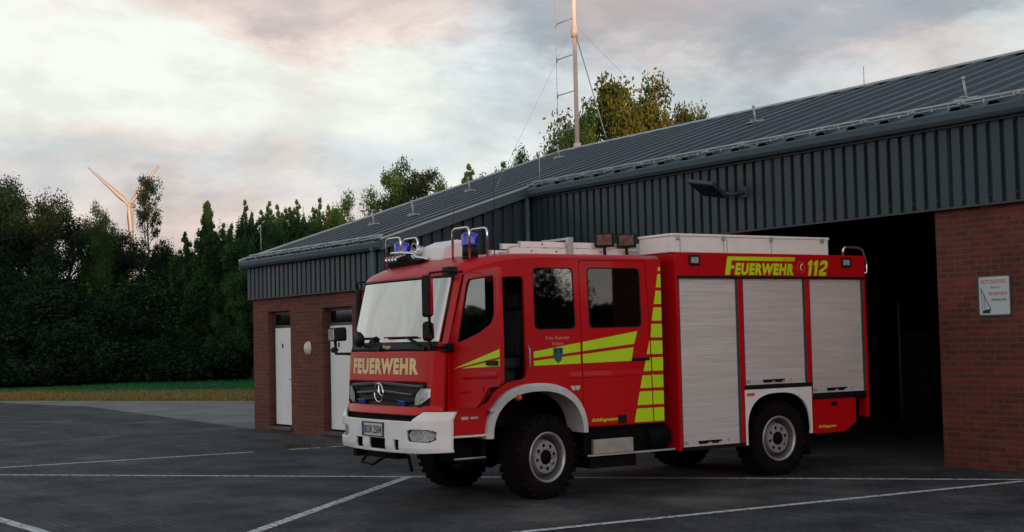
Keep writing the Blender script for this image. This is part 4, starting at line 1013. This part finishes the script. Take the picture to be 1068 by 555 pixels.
mb.add(vs, [(2*i, 2*i+1, 2*i+3, 2*i+2) for i in range(16)]); mb.box(XT+.1, XS-.31, 10.40, 10.46, .6, 1.3); mb.build('wheel_housing', M['chassis'], FE, fixn=False)
# entry step below the cab, far side too
mb = MB()
mb.box(XS-.30, XS+.03, 8.47, 8.98, .835, .855)
for i in range(12): mb.box(XS+.0301, XS+.036, 8.48+i*.041, 8.50+i*.041, .830, .86)
mb.build('step_tread', M['alu'], FE)
mb = MB(); mb.box(XS-.32, XS-.02, 8.53, 8.98, .54, .565); mb.box(XS-.31, XS-.28, 8.50, 8.53, .54, .84); mb.box(XS-.31, XS-.05, 8.95, 8.99, .5, .83); mb.box(XS-.33, XS-.30, 8.5, 8.99, .52, .83); mb.build('lower_step', M['chassis'], FE, bevel=.006)
mb = MB(); mb.tube([(XS-.03, 8.53, .575), (XS-.03, 8.97, .575)], .012, 6); mb.build('step_edge', M['steel'], FE)

# --- wheels
def wheel(x, y, z, steer, outer, name='wheel', dual=False):
    """outer=+1 when the outside faces +x"""
    fm = frame_mtx((x, y, z), (outer*math.cos(steer), outer*math.sin(steer), 0)); R = .515
    tyre = [(.305, -.01), (.33, .0), (.40, .022), (.46, .018), (.495, -.005), (.508, -.04), (.508, -.28), (.495, -.315), (.46, -.34), (.40, -.345), (.33, -.32), (.305, -.31)]
    hb = MB(); hb.lathe([(.001, .0), (.05, .0), (.055, -.012), (.085, -.016), (.092, -.05), (.092, -.2), (.001, -.2)], fm, 20); w = hb.build(name, M['chassis'], FE)
    tb = MB(); tb.lathe(tyre, fm, 56, close=True)
    n = 30
    for k in range(n):
        for sd in (0, 1):
            a = (k+.5*sd)*2*math.pi/n; rm = fm @ Matrix.Rotation(a, 4, 'X')
            h0, h1 = (-.155, .006) if sd == 0 else (-.325, -.165)
            skew = .035 if sd == 0 else -.035; vs = []
            for r in (.49, .523):
                for h, t in ((h0, -.026), (h0, .026), (h1, .026+skew), (h1, -.026+skew)): vs.append(rm @ Vector((h, t, r)))
            tb.add(vs, [(0, 1, 2, 3), (4, 7, 6, 5), (0, 4, 5, 1), (1, 5, 6, 2), (2, 6, 7, 3), (3, 7, 4, 0)])
            hh = .004 if sd == 0 else -.33; o_ = .02 if sd == 0 else -.02; vs = []
            for r, q in ((.465, .022), (.515, .026)):
                for h, t in ((hh-.03*(1 if sd == 0 else -1), -q+skew), (hh-.03*(1 if sd == 0 else -1), q+skew), (hh+o_, q+skew), (hh+o_, -q+skew)): vs.append(rm @ Vector((h, t, r)))
            tb.add(vs, [(0, 1, 2, 3), (4, 7, 6, 5), (0, 4, 5, 1), (1, 5, 6, 2), (2, 6, 7, 3), (3, 7, 4, 0)])
    tb.build('tyre', M['rubber'], w)
    rb = MB(); rb.lathe([(.284, -.012), (.288, -.006), (.300, .012), (.311, .012), (.316, -.004), (.312, -.03), (.31, -.3)], fm, 48)
    rim = rb.build('rim', M['rim'], w)
    rb = MB(); rb.lathe([(.29, -.30), (.255, -.20), (.250, -.07), (.268, -.03), (.284, -.0121)], fm, 48); rb.build('rim_barrel', M['rim_shaded'], w)
    # disc with eight holes, dished outwards
    circ = lambda r, n, c=(0, 0): [(c[0]+r*math.cos(i*2*math.pi/n), c[1]+r*math.sin(i*2*math.pi/n)) for i in range(n)]
    holes = [circ(.026, 12, (.148*math.cos(a), .148*math.sin(a))) for a in [k*math.pi/4+.2 for k in range(8)]]
    flat_fill([circ(.200, 40), circ(.094, 28)]+holes, lambda a, b, d: fm @ Vector((-.035+d, a, b)), .012, 'rim', M['rim'], w)
    cb = MB(); cb.lathe([(.1995, -.035), (.206, -.05), (.22, -.12), (.251, -.16)], fm, 40); cb.lathe([(.0945, -.03), (.0945, -.10)], fm, 28); cb.build('rim', M['rim'], w)
    nb = MB()
    for k in range(10):
        a = k*math.pi/5; nb.lathe([(.001, -.006), (.011, -.006), (.012, -.03)], fm @ Matrix.Translation((0, .118*math.cos(a), .118*math.sin(a))), 6)
    nb.build('wheel_nuts', M['steel'], w)
    db = MB(); db.lathe([(.24, -.16), (.05, -.17)], fm, 24); db.build('brake_drum', M['chassis'], w)
    return w
wheel(-14.20, 9.87, .515, R_(10), 1); wheel(-16.54, 9.80, .515, R_(10), -1)
wheel(-14.22, 13.85, .515, 0, 1); wheel(-16.52, 13.85, .515, 0, -1)
mb = MB(); mb.tube([(-14.5, 9.85, .5), (-16.2, 9.82, .5)], .075, 10); mb.tube([(-14.5, 13.85, .5), (-16.2, 13.85, .5)], .09, 10)
for y in (9.84, 13.85): mb.lathe([(.001, -.2), (.14, -.14), (.2, 0), (.14, .14), (.001, .2)], frame_mtx((-15.5, y, .5), (0, 1, 0)), 14)
mb.tube([(-15.45, 10.0, .55), (-15.4, 13.7, .55)], .05, 8); mb.build('axle', M['chassis'], FE)
mb = MB()
for x in (-14.98, -15.84): mb.box(x-.04, x+.04, 8.3, 15.5, .66, .88)
for y in (8.3, 10.8, 12.2, 15.3): mb.box(-15.8, -15.02, y, y+.08, .68, .86)
mb.box(-15.9, -14.9, 8.9, 10.3, .86, 1.28)
for x in (-14.98, -15.84):
    mb.tube([(x, 9.2, .75), (x, 9.84, .60), (x, 10.5, .75)], .035, 6); mb.tube([(x, 13.1, .75), (x, 13.85, .62), (x, 14.6, .75)], .035, 6)
mb.build('chassis_frame', M['chassis'], FE)
# tow hook and stay under the bumper
mb = MB(); mb.box(-15.75, -14.95, 8.14, 8.3, .56, .66); mb.tube([(-15.62, 8.10, .60), (-15.62, 8.02, .50), (-15.25, 7.98, .49), (-15.12, 8.02, .56), (-15.12, 8.12, .60)], .018, 6); mb.box(-16.0, -15.9, 8.1, 8.3, .55, .65); mb.tube([(-14.75, 8.2, .62), (-14.75, 8.25, .42)], .022, 6); mb.build('tow_bracket', M['chassis'], FE)

# --- side equipment between the axles
mb = MB(); mb.box(XS-.55, XS-.02, 10.50, 11.90, .475, .50); mb.box(XS-.5, XS-.04, 10.55, 11.3, .20+.12, .474); mb.box(XS-.5, XS-.10, 10.5, 11.85, .50, .85); mb.build('side_step', M['chassis'], FE, bevel=.008)
mb = MB(); mb.box(XS-.02, XS+.0, 10.49, 11.93, .478, .502); mb.build('step_edge', M['steel'], FE)
mb = MB(); mb.box(XS-.09, XS-.03, 10.61, 11.25, .503, .685); ck = mb.build('tool_box', M['tank'], FE, bevel=.006)
mb = MB()
for i in range(11):
    for j in range(3): mb.box(XS-.0299, XS-.026, 10.65+i*.052, 10.675+i*.052, .53+j*.045, .55+j*.045)
mb.build('chequer_pattern', M['tank'], ck)
mb = MB(); mb.tube([(XS-.12, 11.5, .66), (XS-.12, 11.85, .66)], .14, 16); mb.build('air_tank', M['chassis'], FE)
mb = MB(); mb.tube([(XS-.06, 10.8, .355), (XS-.06, 11.3, .36)], .02, 8); mb.lathe([(.001, -.05), (.06, -.05), (.06, .05), (.001, .05)], frame_mtx((XS-.1, 10.72, .36), (1, 0, 0)), 12); mb.build('exhaust', M['steel'], FE)

# --- box body
YB, YE = 11.95, 15.60
S1 = [(12.005, .50), (13.07, .50), (13.07, 2.785), (12.005, 2.785)]; S2 = [(13.15, 1.275), (14.355, 1.275), (14.355, 2.785), (13.15, 2.785)]; S3 = [(14.435, 1.115), (15.545, 1.115), (15.545, 2.785), (14.435, 2.785)]
bout = [(YB, .462), (13.135, .462), (13.135, 1.262), (14.42, 1.262), (14.42, 1.06), (15.548, 1.06), (15.548, .735), (YE, .735), (YE, 3.10), (YB, 3.10)]
body = None
for x in (XN-.03, XF+.03):
    o = flat_fill([bout, S1, S2, S3], sidef(x), .06, 'body_side', M['red'], FE, bevel=.006)
    if body is None: body = o
mb = MB(); mb.box(XF+.061, XN-.061, YB, YB+.05, .47, 3.0995); mb.build('body_end', M['red'], FE)
mb = MB(); mb.box(XF+.061, XN-.061, YE-.05, YE-.001, .75, 3.0995); mb.build('body_end', M['red'], FE)
mb = MB(); mb.box(XF+.06, XN-.06, YB+.05, YE-.05, 3.06, 3.095); mb.build('body_roof', M['red_dark'], FE)
mb = MB(); mb.box(XF+.14, XN-.14, YB+.06, YE-.06, 1.28, 3.05); mb.box(XF+.14, XN-.14, YB+.06, 13.12, .475, 1.279); mb.box(XF+.14, XN-.14, 14.60, YE-.06, .85, 1.279); mb.build('locker_core', M['chassis'], FE)
mb = MB(); mb.box(XN+.001, XN+.012, YB+.03, YE-.02, 2.752, 2.782); mb.build('gutter_strip', M['black'], body)
# red edge profile at front corner
for hole, lbl in ((S1, 1), (S2, 2), (S3, 3)):
    y0, y1, z0, z1 = hole[0][0], hole[1][0], hole[0][1], hole[2][1]
    for xo, sg_ in ((XN, 1), (XF, -1)):
        mb = MB(); xx = xo-.028*sg_; pitch = .0355; n = int((z1-z0-.0)/pitch); vs = []; prof = []
        for k in range(n):
            z = z0+.001+k*pitch; prof += [(xx, z), (xx, z+.027), (xx-.011*sg_, z+.029), (xx-.011*sg_, z+.0335)]
        prof.append((xx, z1-.001))
        for x, z in prof: vs += [(x, y0+.008, z), (x, y1-.008, z)]
        mb.add(vs, [(2*i, 2*i+1, 2*i+3, 2*i+2) for i in range(len(prof)-1)]); sh = mb.build('roller_shutter', M['alu'], FE, fixn=False)
        mb = MB(); mb.box(xx-.04*sg_ if sg_ > 0 else xx, xx if sg_ > 0 else xx+.04, y0+.001, y0+.009, z0, z1) if False else None
        mb = MB(); a, b = sorted((xx-.02*sg_, xo-.004*sg_)); mb.box(a, b, y0+.001, y0+.016, z0+.001, z1-.001); mb.box(a, b, y1-.030, y1-.001, z0+.001, z1-.001); mb.box(a, b, y0+.0161, y1-.0301, z1-.028, z1-.001); mb.build('guide_rail', M['frame'], sh)
        if sg_ > 0:
            ym = y0+(y1-y0)*.46; mb = MB(); mb.box(xx+.001, xx+.03, ym-.20, ym+.20, z0+.055, z0+.075); mb.box(xx+.001, xx+.028, ym-.19, ym-.05, z0+.035, z0+.0549); mb.box(xx+.001, xx+.028, ym+.04, ym+.15, z0+.035, z0+.0549); mb.build('handle_bar', M['black'], sh, bevel=.005)
            mb = MB(); mb.lathe([(.001, .006), (.016, .006), (.018, 0)], frame_mtx((xx, ym+.34, z0+.06), (1, 0, 0)), 10); mb.box(xx+.001, xx+.004, y0+.05, y0+.12, z0+.03, z0+.075); mb.build('lock', M['steel'], sh)
            mb = MB(); mb.box(xx-.002, xx+.006, y0+.02, y1-.031, z0, z0+.012); mb.build('end_bar', M['alu'], sh)
# white wheel arch panel and black gap above it
wa = sell(13.78, .62, .605, .54, 2.6, math.pi, 0, 30)
warch = [(13.142, .462)]+[(13.178, .462)]+[(max(13.18, p[0]), p[1]) for p in wa]+[(14.382, .56), (14.418, .56), (14.418, 1.222), (13.142, 1.222)]
for x in (XN-.02, XF+.02):
    wp = flat_fill([warch], sidef(x), .04, 'rear_arch_panel', M['white'], FE, bevel=.004)
    if x > -15: mb = MB(); mb.box(XN+.001, XN+.012, 13.17, 13.31, 1.135, 1.175); mb.build('side_marker', M['orange'], wp, bevel=.008)
mb = MB(); mb.box(XN-.05, XN+.004, 13.14, 14.425, 1.223, 1.283); mb.build('arch_gap', M['black'], FE)
mb = MB(); mb.box(XN-.05, XN+.004, 14.44, 15.545, 1.034, 1.122); mb.build('locker_gap', M['black'], FE)
mb = MB(); mb.box(XN-.05, XN+.006, 11.99, 13.13, .458, .505); mb.build('sill_strip', M['black'], FE)
mb = MB(); vs = []
for y, z in sell(13.78, .62, .62, .555, 2.6, math.pi, 0, 16): vs += [(XF+.1, y, z), (XN-.045, y, z)]
mb.add(vs, [(2*i, 2*i+1, 2*i+3, 2*i+2) for i in range(16)]); mb.build('wheel_housing', M['chassis'], FE, fixn=False)
mb = MB(); mb.box(XN-.5, XN-.08, 14.42, 14.45, .25, .9); mb.build('mud_flap', M['rubber'], FE)
# low rear locker
lk = flat_fill([rpoly([(14.445, .55), (15.08, .55), (15.31, .68), (15.31, 1.03), (14.445, 1.03)], .015)], sidef(XN-.03), .05, 'low_locker', M['red'], FE, bevel=.006)
mb = MB(); mb.box(XN-.004, XN+.004, 14.80, 14.92, .93, .99); mb.build('locker_latch', M['black'], lk, bevel=.004)
mb = MB(); mb.box(XN-.6, XN-.06, 14.46, 15.3, .60, 1.05); mb.build('locker_case', M['chassis'], FE)
stext('maker_letters', 'Schlingmann', 14.72, .615, .36, .05, 'yellow', lk, .3, .03, XN-.0035)
mb = MB(); mb.lathe([(.001, .02), (.04, .015), (.045, 0)], frame_mtx((XN-.15, 15.44, .86), (1, 0, 0)), 12); mb.box(XN-.3, XN-.155, 15.35, 15.53, .6, 1.05); mb.build('rear_lamp', M['chassis'], FE)
# fascia lamps
for y in (12.29, 15.20):
    mb = MB(); mb.box(XN+.001, XN+.02, y-.10, y+.10, 2.925, 3.065); lp = mb.build('scene_lamp', M['black'], FE, bevel=.008)
    mb = MB(); mb.box(XN+.0201, XN+.026, y-.07, y+.06, 2.955, 3.035); mb.build('lens', M['lens'], lp, bevel=.004)
# side lettering
xb = XN+.003; SH = .20
def sh(y, z): return (xb, y+(z-2.81)*SH, z)
mb = MB()
for p in ([(12.84, 2.80), (12.925, 2.80), (12.925, 2.885), (12.93, 3.0), (12.84, 3.045)], [(12.931, 2.887), (12.99, 2.887), (12.99, 2.93), (12.931, 2.93)], [(12.84, 3.001), (12.931, 3.001), (12.931, 3.055), (12.84, 3.055)], [(12.9311, 3.001), (14.12, 3.001), (14.12, 3.055), (12.9311, 3.055)]):
    if p[0] == (12.84, 2.80): p = [(12.84, 2.80), (12.93, 2.80), (12.93, 3.0005), (12.84, 3.0005)]
    mb.add([sh(a, b) for a, b in p], [list(range(len(p)))])
mb.build('letter', M['yellow'], body, fixn=False)
text('letters', 'EUERWEHR', .165, lambda a, b: sh(13.575+a, 2.80+b), M['yellow'], body, 1.12, .055, 0, 1.16)
text('town_letters', 'SÜDLOHN', .03, lambda a, b: (xb+.0015, 14.03+a, 3.012+b), M['redink'], body, .24, .01)
for k, y0 in enumerate((14.40, 14.515)):
    mb = MB(); mb.add([sh(a+y0, b) for a, b in ((.025, 2.80), (.08, 2.80), (.08, 3.02), (.04, 3.02), (-.005, 2.985), (-.005, 2.945), (.025, 2.955))], [(0, 1, 2, 3, 4, 5, 6)]); mb.build('digit', M['yellow'], body, fixn=False)
y0 = 14.635; mb = MB()
for q in ([(0, 2.80), (.15, 2.80), (.15, 2.85), (0, 2.85)], [(0, 2.8501), (.055, 2.8501), (.15, 2.915), (.10, 2.93), (0, 2.875)], [(.10, 2.9301), (.15, 2.9151), (.16, 2.94), (.16, 2.98), (.105, 2.97)], [(.105, 2.9701), (.16, 2.9801), (.13, 3.02), (.04, 3.02), (0, 2.985), (0, 2.95), (.05, 2.95), (.06, 2.972)]): mb.add([sh(a+y0, b) for a, b in q], [list(range(len(q)))])
mb.build('digit', M['yellow'], body, fixn=False)
mb = MB(); mb.tube([(xb, 14.285+.072*math.cos(a), 2.915+.085*math.sin(a)) for a in [i*math.pi/14 for i in range(29)]], .005, 4, caps=False); mb.build('phone_ring', M['orange'], body)
mb = MB(); mb.tube([(xb, 14.315, 2.965), (xb, 14.28, 2.94), (xb, 14.272, 2.90), (xb, 14.31, 2.865)], [.013, .008, .008, .013], 6); mb.build('phone_symbol', M['cream'], body)
# rear hand rail hoop
mb = MB(); mb.tube([(XN-.06, 15.22, 3.09), (XN-.06, 15.22, 3.19), (XN-.06, 15.27, 3.225), (XN-.06, 15.52, 3.225), (XN-.03, 15.60, 3.19), (XN-.03, 15.67, 3.0), (XN-.03, 15.67, 2.86), (XN-.04, 15.59, 2.82)], .018, 8); mb.build('grab_rail', M['chrome'], FE)
# roof box
RX0 = -14.82
mb = MB(); mb.box(RX0, XN-.01, 11.92, 14.86, 3.101, 3.315); rb = mb.build('roof_box', M['alu_white'], FE, bevel=.006)
mb = MB(); mb.box(RX0-.012, XN+.002, 11.905, 14.875, 3.318, 3.352); mb.build('lid', M['alu_white'], rb, bevel=.006)
mb = MB(); mb.box(RX0+.01, XN-.016, 11.93, 14.85, 3.312, 3.319); mb.build('lid_gap', M['black'], rb)
mb = MB()
for y in (12.02, 12.83, 13.72, 14.72):
    mb = MB(); mb.box(XN-.01, XN+.012, y-.03, y+.03, 3.27, 3.335); mb.build('clasp', M['steel'], rb, bevel=.003)
for y in (12.06, 12.84, 12.90, 13.73):
    mb = MB(); mb.box(XN-.0099, XN-.006, y-.002, y+.002, 3.105, 3.31); mb.build('panel_seam', M['frame'], rb)

# --- cab roof equipment
def cage(cx, cy, tall):
    mb = MB(); z0 = 2.98
    mb.lathe([(.001, 0), (.10, 0), (.10, .05), (.085, .07)], frame_mtx((cx, cy, z0), (0, 0, 1), (1, 0, 0)), 18); mb.tube([(cx, cy, z0+.03), (cx, cy, 3.17)], .10, 16); b = mb.build('beacon', M['black'], FE)
    mb = MB(); mb.lathe([(.105, 0), (.107, .11), (.095, .14), (.05, .155), (.001, .16)], frame_mtx((cx, cy, 3.165), (0, 0, 1), (1, 0, 0)), 20); mb.build('blue_lens', M['blue'], b)
    for yy in (cy-.13, cy+.13):
        h = 3.375; q = .20; mb = MB()
        pts = [(cx-q, yy, z0)]+[(cx-q+.07*(1-math.cos(a)), yy, h-.07+.07*math.sin(a)) for a in [i*math.pi/10 for i in range(6)]]+[(cx+q-.07*(1-math.cos(a)), yy, h-.07+.07*math.sin(a)) for a in [i*math.pi/10 for i in range(5, -1, -1)]]+[(cx+q, yy, z0)]
        mb.tube(pts, .014, 7); mb.build('guard_hoop', M['chrome'], b)
cage(-14.52, 9.0, 0); cage(-16.25, 9.0, 0)
# white speaker fairing with chrome horn
mb = MB(); pr = [(8.92, 3.0), (9.36, 3.0), (9.36, 3.27), (9.2, 3.285), (8.98, 3.20)]
mb.prism(pr, lambda a, b, d: (d, a, b), -15.74, -15.12); sp = mb.build('speaker_fairing', M['alu_white'], FE, bevel=.03)
mb = MB(); mb.lathe([(.02, -.22), (.05, -.18), (.075, -.05), (.12, .03), (.13, .05), (.115, .04), (.07, -.02), (.001, -.04)], frame_mtx((-15.72, 8.93, 3.17), (-.25, -1, .0)) @ Matrix.Diagonal((1, 1.25, .8, 1)), 22); mb.build('speaker_horn', M['chrome'], sp)
mb = MB(); mb.tube([(-16.18, 8.80, 3.16), (-15.92, 8.80, 3.16), (-15.75, 8.9, 3.14), (-15.60, 8.86, 3.08), (-15.3, 8.86, 3.04)], .022, 7); hn = mb.build('air_horn', M['chrome'], FE)
for k in range(4):
    x = -16.16+k*.085; mb = MB(); mb.lathe([(.006, .1), (.012, 0), (.03, -.055), (.034, -.06)], frame_mtx((x, 8.76, 3.10), (0, .95, .3)), 12); mb.build('trumpet', M['chrome'], hn)
mb = MB(); mb.box(-16.2, -15.4, 8.76, 8.95, 2.96, 3.04); mb.build('horn_base', M['chassis'], hn, bevel=.02)
for x, y, h in ((-14.92, 9.0, .62), (-14.35, 9.25, .95)):
    mb = MB(); mb.tube([(x, y, 3.0), (x, y, 3.06), (x+.01, y+.01, 3.06+h)], [.014, .006, .003], 5); mb.build('aerial', M['black'], FE)
mb = MB(); mb.lathe([(.001, .03), (.03, .025), (.04, 0)], frame_mtx((-14.5, 9.35, 2.99), (0, 0, 1), (1, 0, 0)), 10); mb.build('aerial_foot', M['black'], FE)
# rack on cab roof
for y in (10.2, 11.0, 11.7):
    mb = MB(); mb.box(-15.75, -14.85, y, y+.06, 3.04, 3.105); mb.build('roof_bar', M['steel'], FE)
mb = MB()
mb.box(-15.05, -14.98, 10.84, 10.92, 3.10, 3.34); mb.box(-15.62, -15.55, 10.84, 10.92, 3.10, 3.34); mb.box(-15.55, -15.05, 10.845, 10.915, 3.305, 3.335)
mb.build('ladder_rack', M['steel'], FE, bevel=.004)
for i, y in enumerate((11.42, 11.80)):
    mb = MB(); c = Vector((-14.95, y, 3.305)); fm = frame_mtx(c, (.75, -.66, 0)); fbox(mb, fm, -.12, .04, -.13, .13, -.09, .10); w = mb.build('work_lamp', M['black'], FE, bevel=.012)
    mb = MB(); fbox(mb, fm, .041, .047, -.10, .10, -.065, .075); mb.build('lens', M['work_lens'], w)
    mb = MB(); mb.tube([c+Vector((0, 0, -.07)), c+Vector((0, 0, -.2))], .022, 6); mb.build('bracket', M['black'], w)

# --- ladders lying on the roof (separate things)
def ladder(y0, y1, x0, x1, z, label, hh=.075):
    t = empty('ladder', ((x0+x1)/2, y0, z), label, 'ladder', 'ladders stacked on the fire engine roof')
    for x in (x0, x1):
        mb = MB(); mb.box(x-.016, x+.016, y0, y1, z, z+hh); mb.build('side_rail', M['alu_white'], t, bevel=.004)
        mb = MB(); mb.box(x-.018, x+.018, y0-.02, y0+.0, z-.002, z+hh+.002); mb.build('end_cap', M['steel'], t)
    k = 0; y = y0+.12
    while y < y1:
        mb = MB(); mb.tube([(x0, y, z+hh/2), (x1, y, z+hh/2)], .014, 6); mb.build('rung', M['alu'], t); y += .28
    mb = MB()
    for y in (y0+.35, y0+.75, y0+1.5): mb.box(x1+.0161, x1+.02, y-.01, y+.01, z+.03, z+.05)
    mb.build('rivet', M['ink'], t)
ladder(9.93, 12.6, -15.50, -15.06, 3.107, 'lowest aluminium ladder on the cab roof, its end nearest the blue lights')
ladder(10.12, 12.9, -15.52, -15.08, 3.200, 'upper aluminium ladder lying on top of the other on the cab roof')

# ================================================================== LIGHT, SKY, CAMERA
SUN_EL, SUN_AZ = 1.6, None
sun_dir = Vector((.92, -.39, 0)).normalized()     # towards the sun: behind the camera, to the right
elev = R_(SUN_EL); sd = Vector((sun_dir.x*math.cos(elev), sun_dir.y*math.cos(elev), math.sin(elev)))
# unseen wood added between the low sun and the yard to shade it
pts = []
base = Vector((0, 0, 0))+sun_dir*95; lat = Vector((-sun_dir.y, sun_dir.x, 0))
for t in (-120, -60, 0, 60, 120): q = base+lat*t+sun_dir*(-abs(t)*.12); pts.append((q.x, q.y))
wood_mass('sun_block_wood', pts, 'unseen wood added across from the yard to block the low sun', 150, (12.6, 14.2), 10, 'leaf_dark', .8)
tree('b2', 23.2, 34.4, 8.5, .4, 'broadleaf_tree', 'dark broadleaf tree beyond the east end of the hall, reflected in the cab window')

wood_mass('distant_wood', [(120, 60), (85, 75), (60, 95)], 'low far trees beyond the east end of the hall, reflected in the cab window', 60, (3.6, 5.4), 8, 'leaf_dark', .6)
pts = [(-345, -40), (-335, -120), (-300, -210), (-240, -170), (-200, -190), (-150, -240), (-90, -250)]
wood_mass('distant_wood', pts[::-1], 'low line of trees on the horizon across the open yard, reflected in the door window', 60, (7, 11), 14, 'leaf_dark', 1.1)

sun = bpy.data.lights.new('sun', 'SUN'); sun.energy = 5.; sun.angle = R_(.6); sun.color = (1.0, .52, .25)
so = bpy.data.objects.new('sun', sun); COL.objects.link(so); so.rotation_euler = sd.to_track_quat('Z', 'Y').to_euler()

w = bpy.data.worlds.new('World'); sc.world = w; w.use_nodes = True
nt = w.node_tree; N, L = nt.nodes, nt.links
for n in list(N): N.remove(n)
def V(x):
    return x
def math_(op, a, b=None, c=None, clamp=False):
    k = N.new('ShaderNodeMath'); k.operation = op; k.use_clamp = clamp
    for i, v in enumerate((a, b, c)):
        if v is None: continue
        if isinstance(v, (int, float)): k.inputs[i].default_value = v
        else: L.new(v, k.inputs[i])
    return k.outputs[0]
def vmath(op, a, b):
    k = N.new('ShaderNodeVectorMath'); k.operation = op
    for i, v in enumerate((a, b)):
        if isinstance(v, (tuple, Vector)): k.inputs[i].default_value = tuple(v)
        else: L.new(v, k.inputs[i])
    return k
def smooth(x, a, b, lo=0., hi=1.):
    r = N.new('ShaderNodeMapRange'); r.interpolation_type = 'SMOOTHSTEP'; r.inputs['From Min'].default_value = a; r.inputs['From Max'].default_value = b
    r.inputs['To Min'].default_value = lo; r.inputs['To Max'].default_value = hi; L.new(x, r.inputs['Value']); return r.outputs[0]
def noise_(vec, scale, detail=6, rough=.55, dist=0.):
    n = N.new('ShaderNodeTexNoise'); n.inputs['Scale'].default_value = scale; n.inputs['Detail'].default_value = detail; n.inputs['Roughness'].default_value = rough; n.inputs['Distortion'].default_value = dist
    L.new(vec, n.inputs['Vector']); return n.outputs['Fac']
def mixc(f, a, b):
    m = N.new('ShaderNodeMix'); m.data_type = 'RGBA'
    if isinstance(f, (int, float)): m.inputs['Factor'].default_value = f
    else: L.new(f, m.inputs['Factor'])
    for k, v in (('A', a), ('B', b)):
        if isinstance(v, tuple): m.inputs[k].default_value = (*v, 1)
        else: L.new(v, m.inputs[k])
    return m.outputs['Result']
tc = N.new('ShaderNodeTexCoord'); D = tc.outputs['Generated']
a_ = vmath('DOT_PRODUCT', D, Vector((.551, .834, 0))).outputs['Value']     # bearing, right of the view axis
f_ = vmath('DOT_PRODUCT', D, Vector((-.833, .551, 0))).outputs['Value']
sx = N.new('ShaderNodeSeparateXYZ'); L.new(D, sx.inputs[0]); e_ = sx.outputs['Z']
sk = N.new('ShaderNodeTexSky'); sk.sky_type = 'NISHITA'; sk.sun_disc = False; sk.sun_elevation = R_(max(SUN_EL, 2.)); sk.sun_rotation = math.atan2(sun_dir.x, sun_dir.y)
sk.air_density = 1.; sk.dust_density = 2.
st_ = vmath('MULTIPLY', D, Vector((1, 1, 2.4))).outputs[0]
n1 = noise_(st_, 5.2, 9, .62, .3); n2 = noise_(st_, 11., 7, .6, .3); n3 = noise_(st_, 2.3, 4, .5); n5 = noise_(st_, 6., 7, .6, .5)
wob = math_('MULTIPLY', math_('SUBTRACT', n1, .5), .10)
ew = math_('ADD', e_, wob)
front = smooth(f_, .3, .7)
left = smooth(a_, .02, -.14); right = smooth(a_, -.12, .04)
band = math_('MULTIPLY', smooth(ew, .165, .125), left)                          # low lavender bank on the left
top = math_('MULTIPLY', smooth(ew, .185, .235), smooth(a_, -.37, -.24))            # cloud along the top
clr = math_('MULTIPLY', math_('MULTIPLY', smooth(ew, .13, .16), smooth(ew, .22, .19)), smooth(a_, .0, -.10))   # clear pale window
bias = math_('ADD', math_('MULTIPLY', band, .20), math_('ADD', math_('MULTIPLY', top, .26), math_('ADD', math_('MULTIPLY', right, .13), math_('MULTIPLY', clr, -.06))))
dens = math_('ADD', math_('ADD', math_('MULTIPLY', n1, .62), math_('MULTIPLY', n2, .38)), math_('MULTIPLY', bias, front))
mask = smooth(dens, .43, .66)
thick = smooth(dens, .58, .90)
pale = (5.1, 5.3, 4.95); cloud_hi = (5.0, 4.2, 3.85); cloud_lo = (2.05, 2.35, 2.7)
warm = smooth(math_('ADD', math_('MULTIPLY', n3, .6), math_('MULTIPLY', n5, .4)), .39, .58)
cl = mixc(thick, mixc(warm, (3.85, 4.2, 4.4), cloud_hi), mixc(warm, cloud_lo, (3.1, 2.7, 2.7)))
n6 = noise_(vmath('MULTIPLY', D, Vector((1, 1, 2.6))).outputs[0], 11., 8, .6, .15)
veil = smooth(n6, .42, .64)
skyc0 = vmath('MULTIPLY', mixc(mask, pale, cl), mixc(veil, (1.05, 1.05, 1.05), (.92, .92, .91))).outputs[0]
# darker overhead and behind, warm bright sky on the sunset side
over = smooth(e_, .22, .55, 1., .50)
sunside = math_('MULTIPLY', smooth(vmath('DOT_PRODUCT', D, sun_dir).outputs['Value'], .25, .95), smooth(e_, .65, .08))
def scale_(v, k):
    n = N.new('ShaderNodeVectorMath'); n.operation = 'SCALE'; L.new(v, n.inputs[0]) if not isinstance(v, tuple) else None
    if isinstance(v, tuple): n.inputs[0].default_value = v
    L.new(k, n.inputs['Scale']); return n.outputs[0]
tint = mixc(smooth(e_, .22, .55), (1., 1., 1.), (.39, .48, .58))
skyc = vmath('ADD', vmath('MULTIPLY', skyc0, tint).outputs[0], scale_((9.0, 6.0, 5.2), sunside)).outputs[0]
# Nishita underneath
sk_s = N.new('ShaderNodeVectorMath'); sk_s.operation = 'SCALE'; L.new(sk.outputs[0], sk_s.inputs[0]); sk_s.inputs['Scale'].default_value = 1.0
fin = mixc(.12, skyc, sk_s.outputs[0])
bg = N.new('ShaderNodeBackground'); bg.inputs['Strength'].default_value = .15; L.new(fin, bg.inputs['Color'])
wo = N.new('ShaderNodeOutputWorld'); L.new(bg.outputs[0], wo.inputs[0])

cam = bpy.data.cameras.new('camera'); co = bpy.data.objects.new('camera', cam); COL.objects.link(co); sc.camera = co
cam.sensor_width = 36; cam.lens = 1441.26/1068*36; cam.clip_start = .1; cam.clip_end = 6000
RM = Matrix(((.551081, .056321, .832549), (.834136, -.009757, -.551472), (-.022936, .998365, -.052356)))
mm = RM.to_4x4(); mm.translation = (0, 0, 2.0); co.matrix_world = mm
sc.view_settings.view_transform = 'Standard'; sc.view_settings.look = 'None'; sc.view_settings.exposure = .36; sc.view_settings.gamma = 1
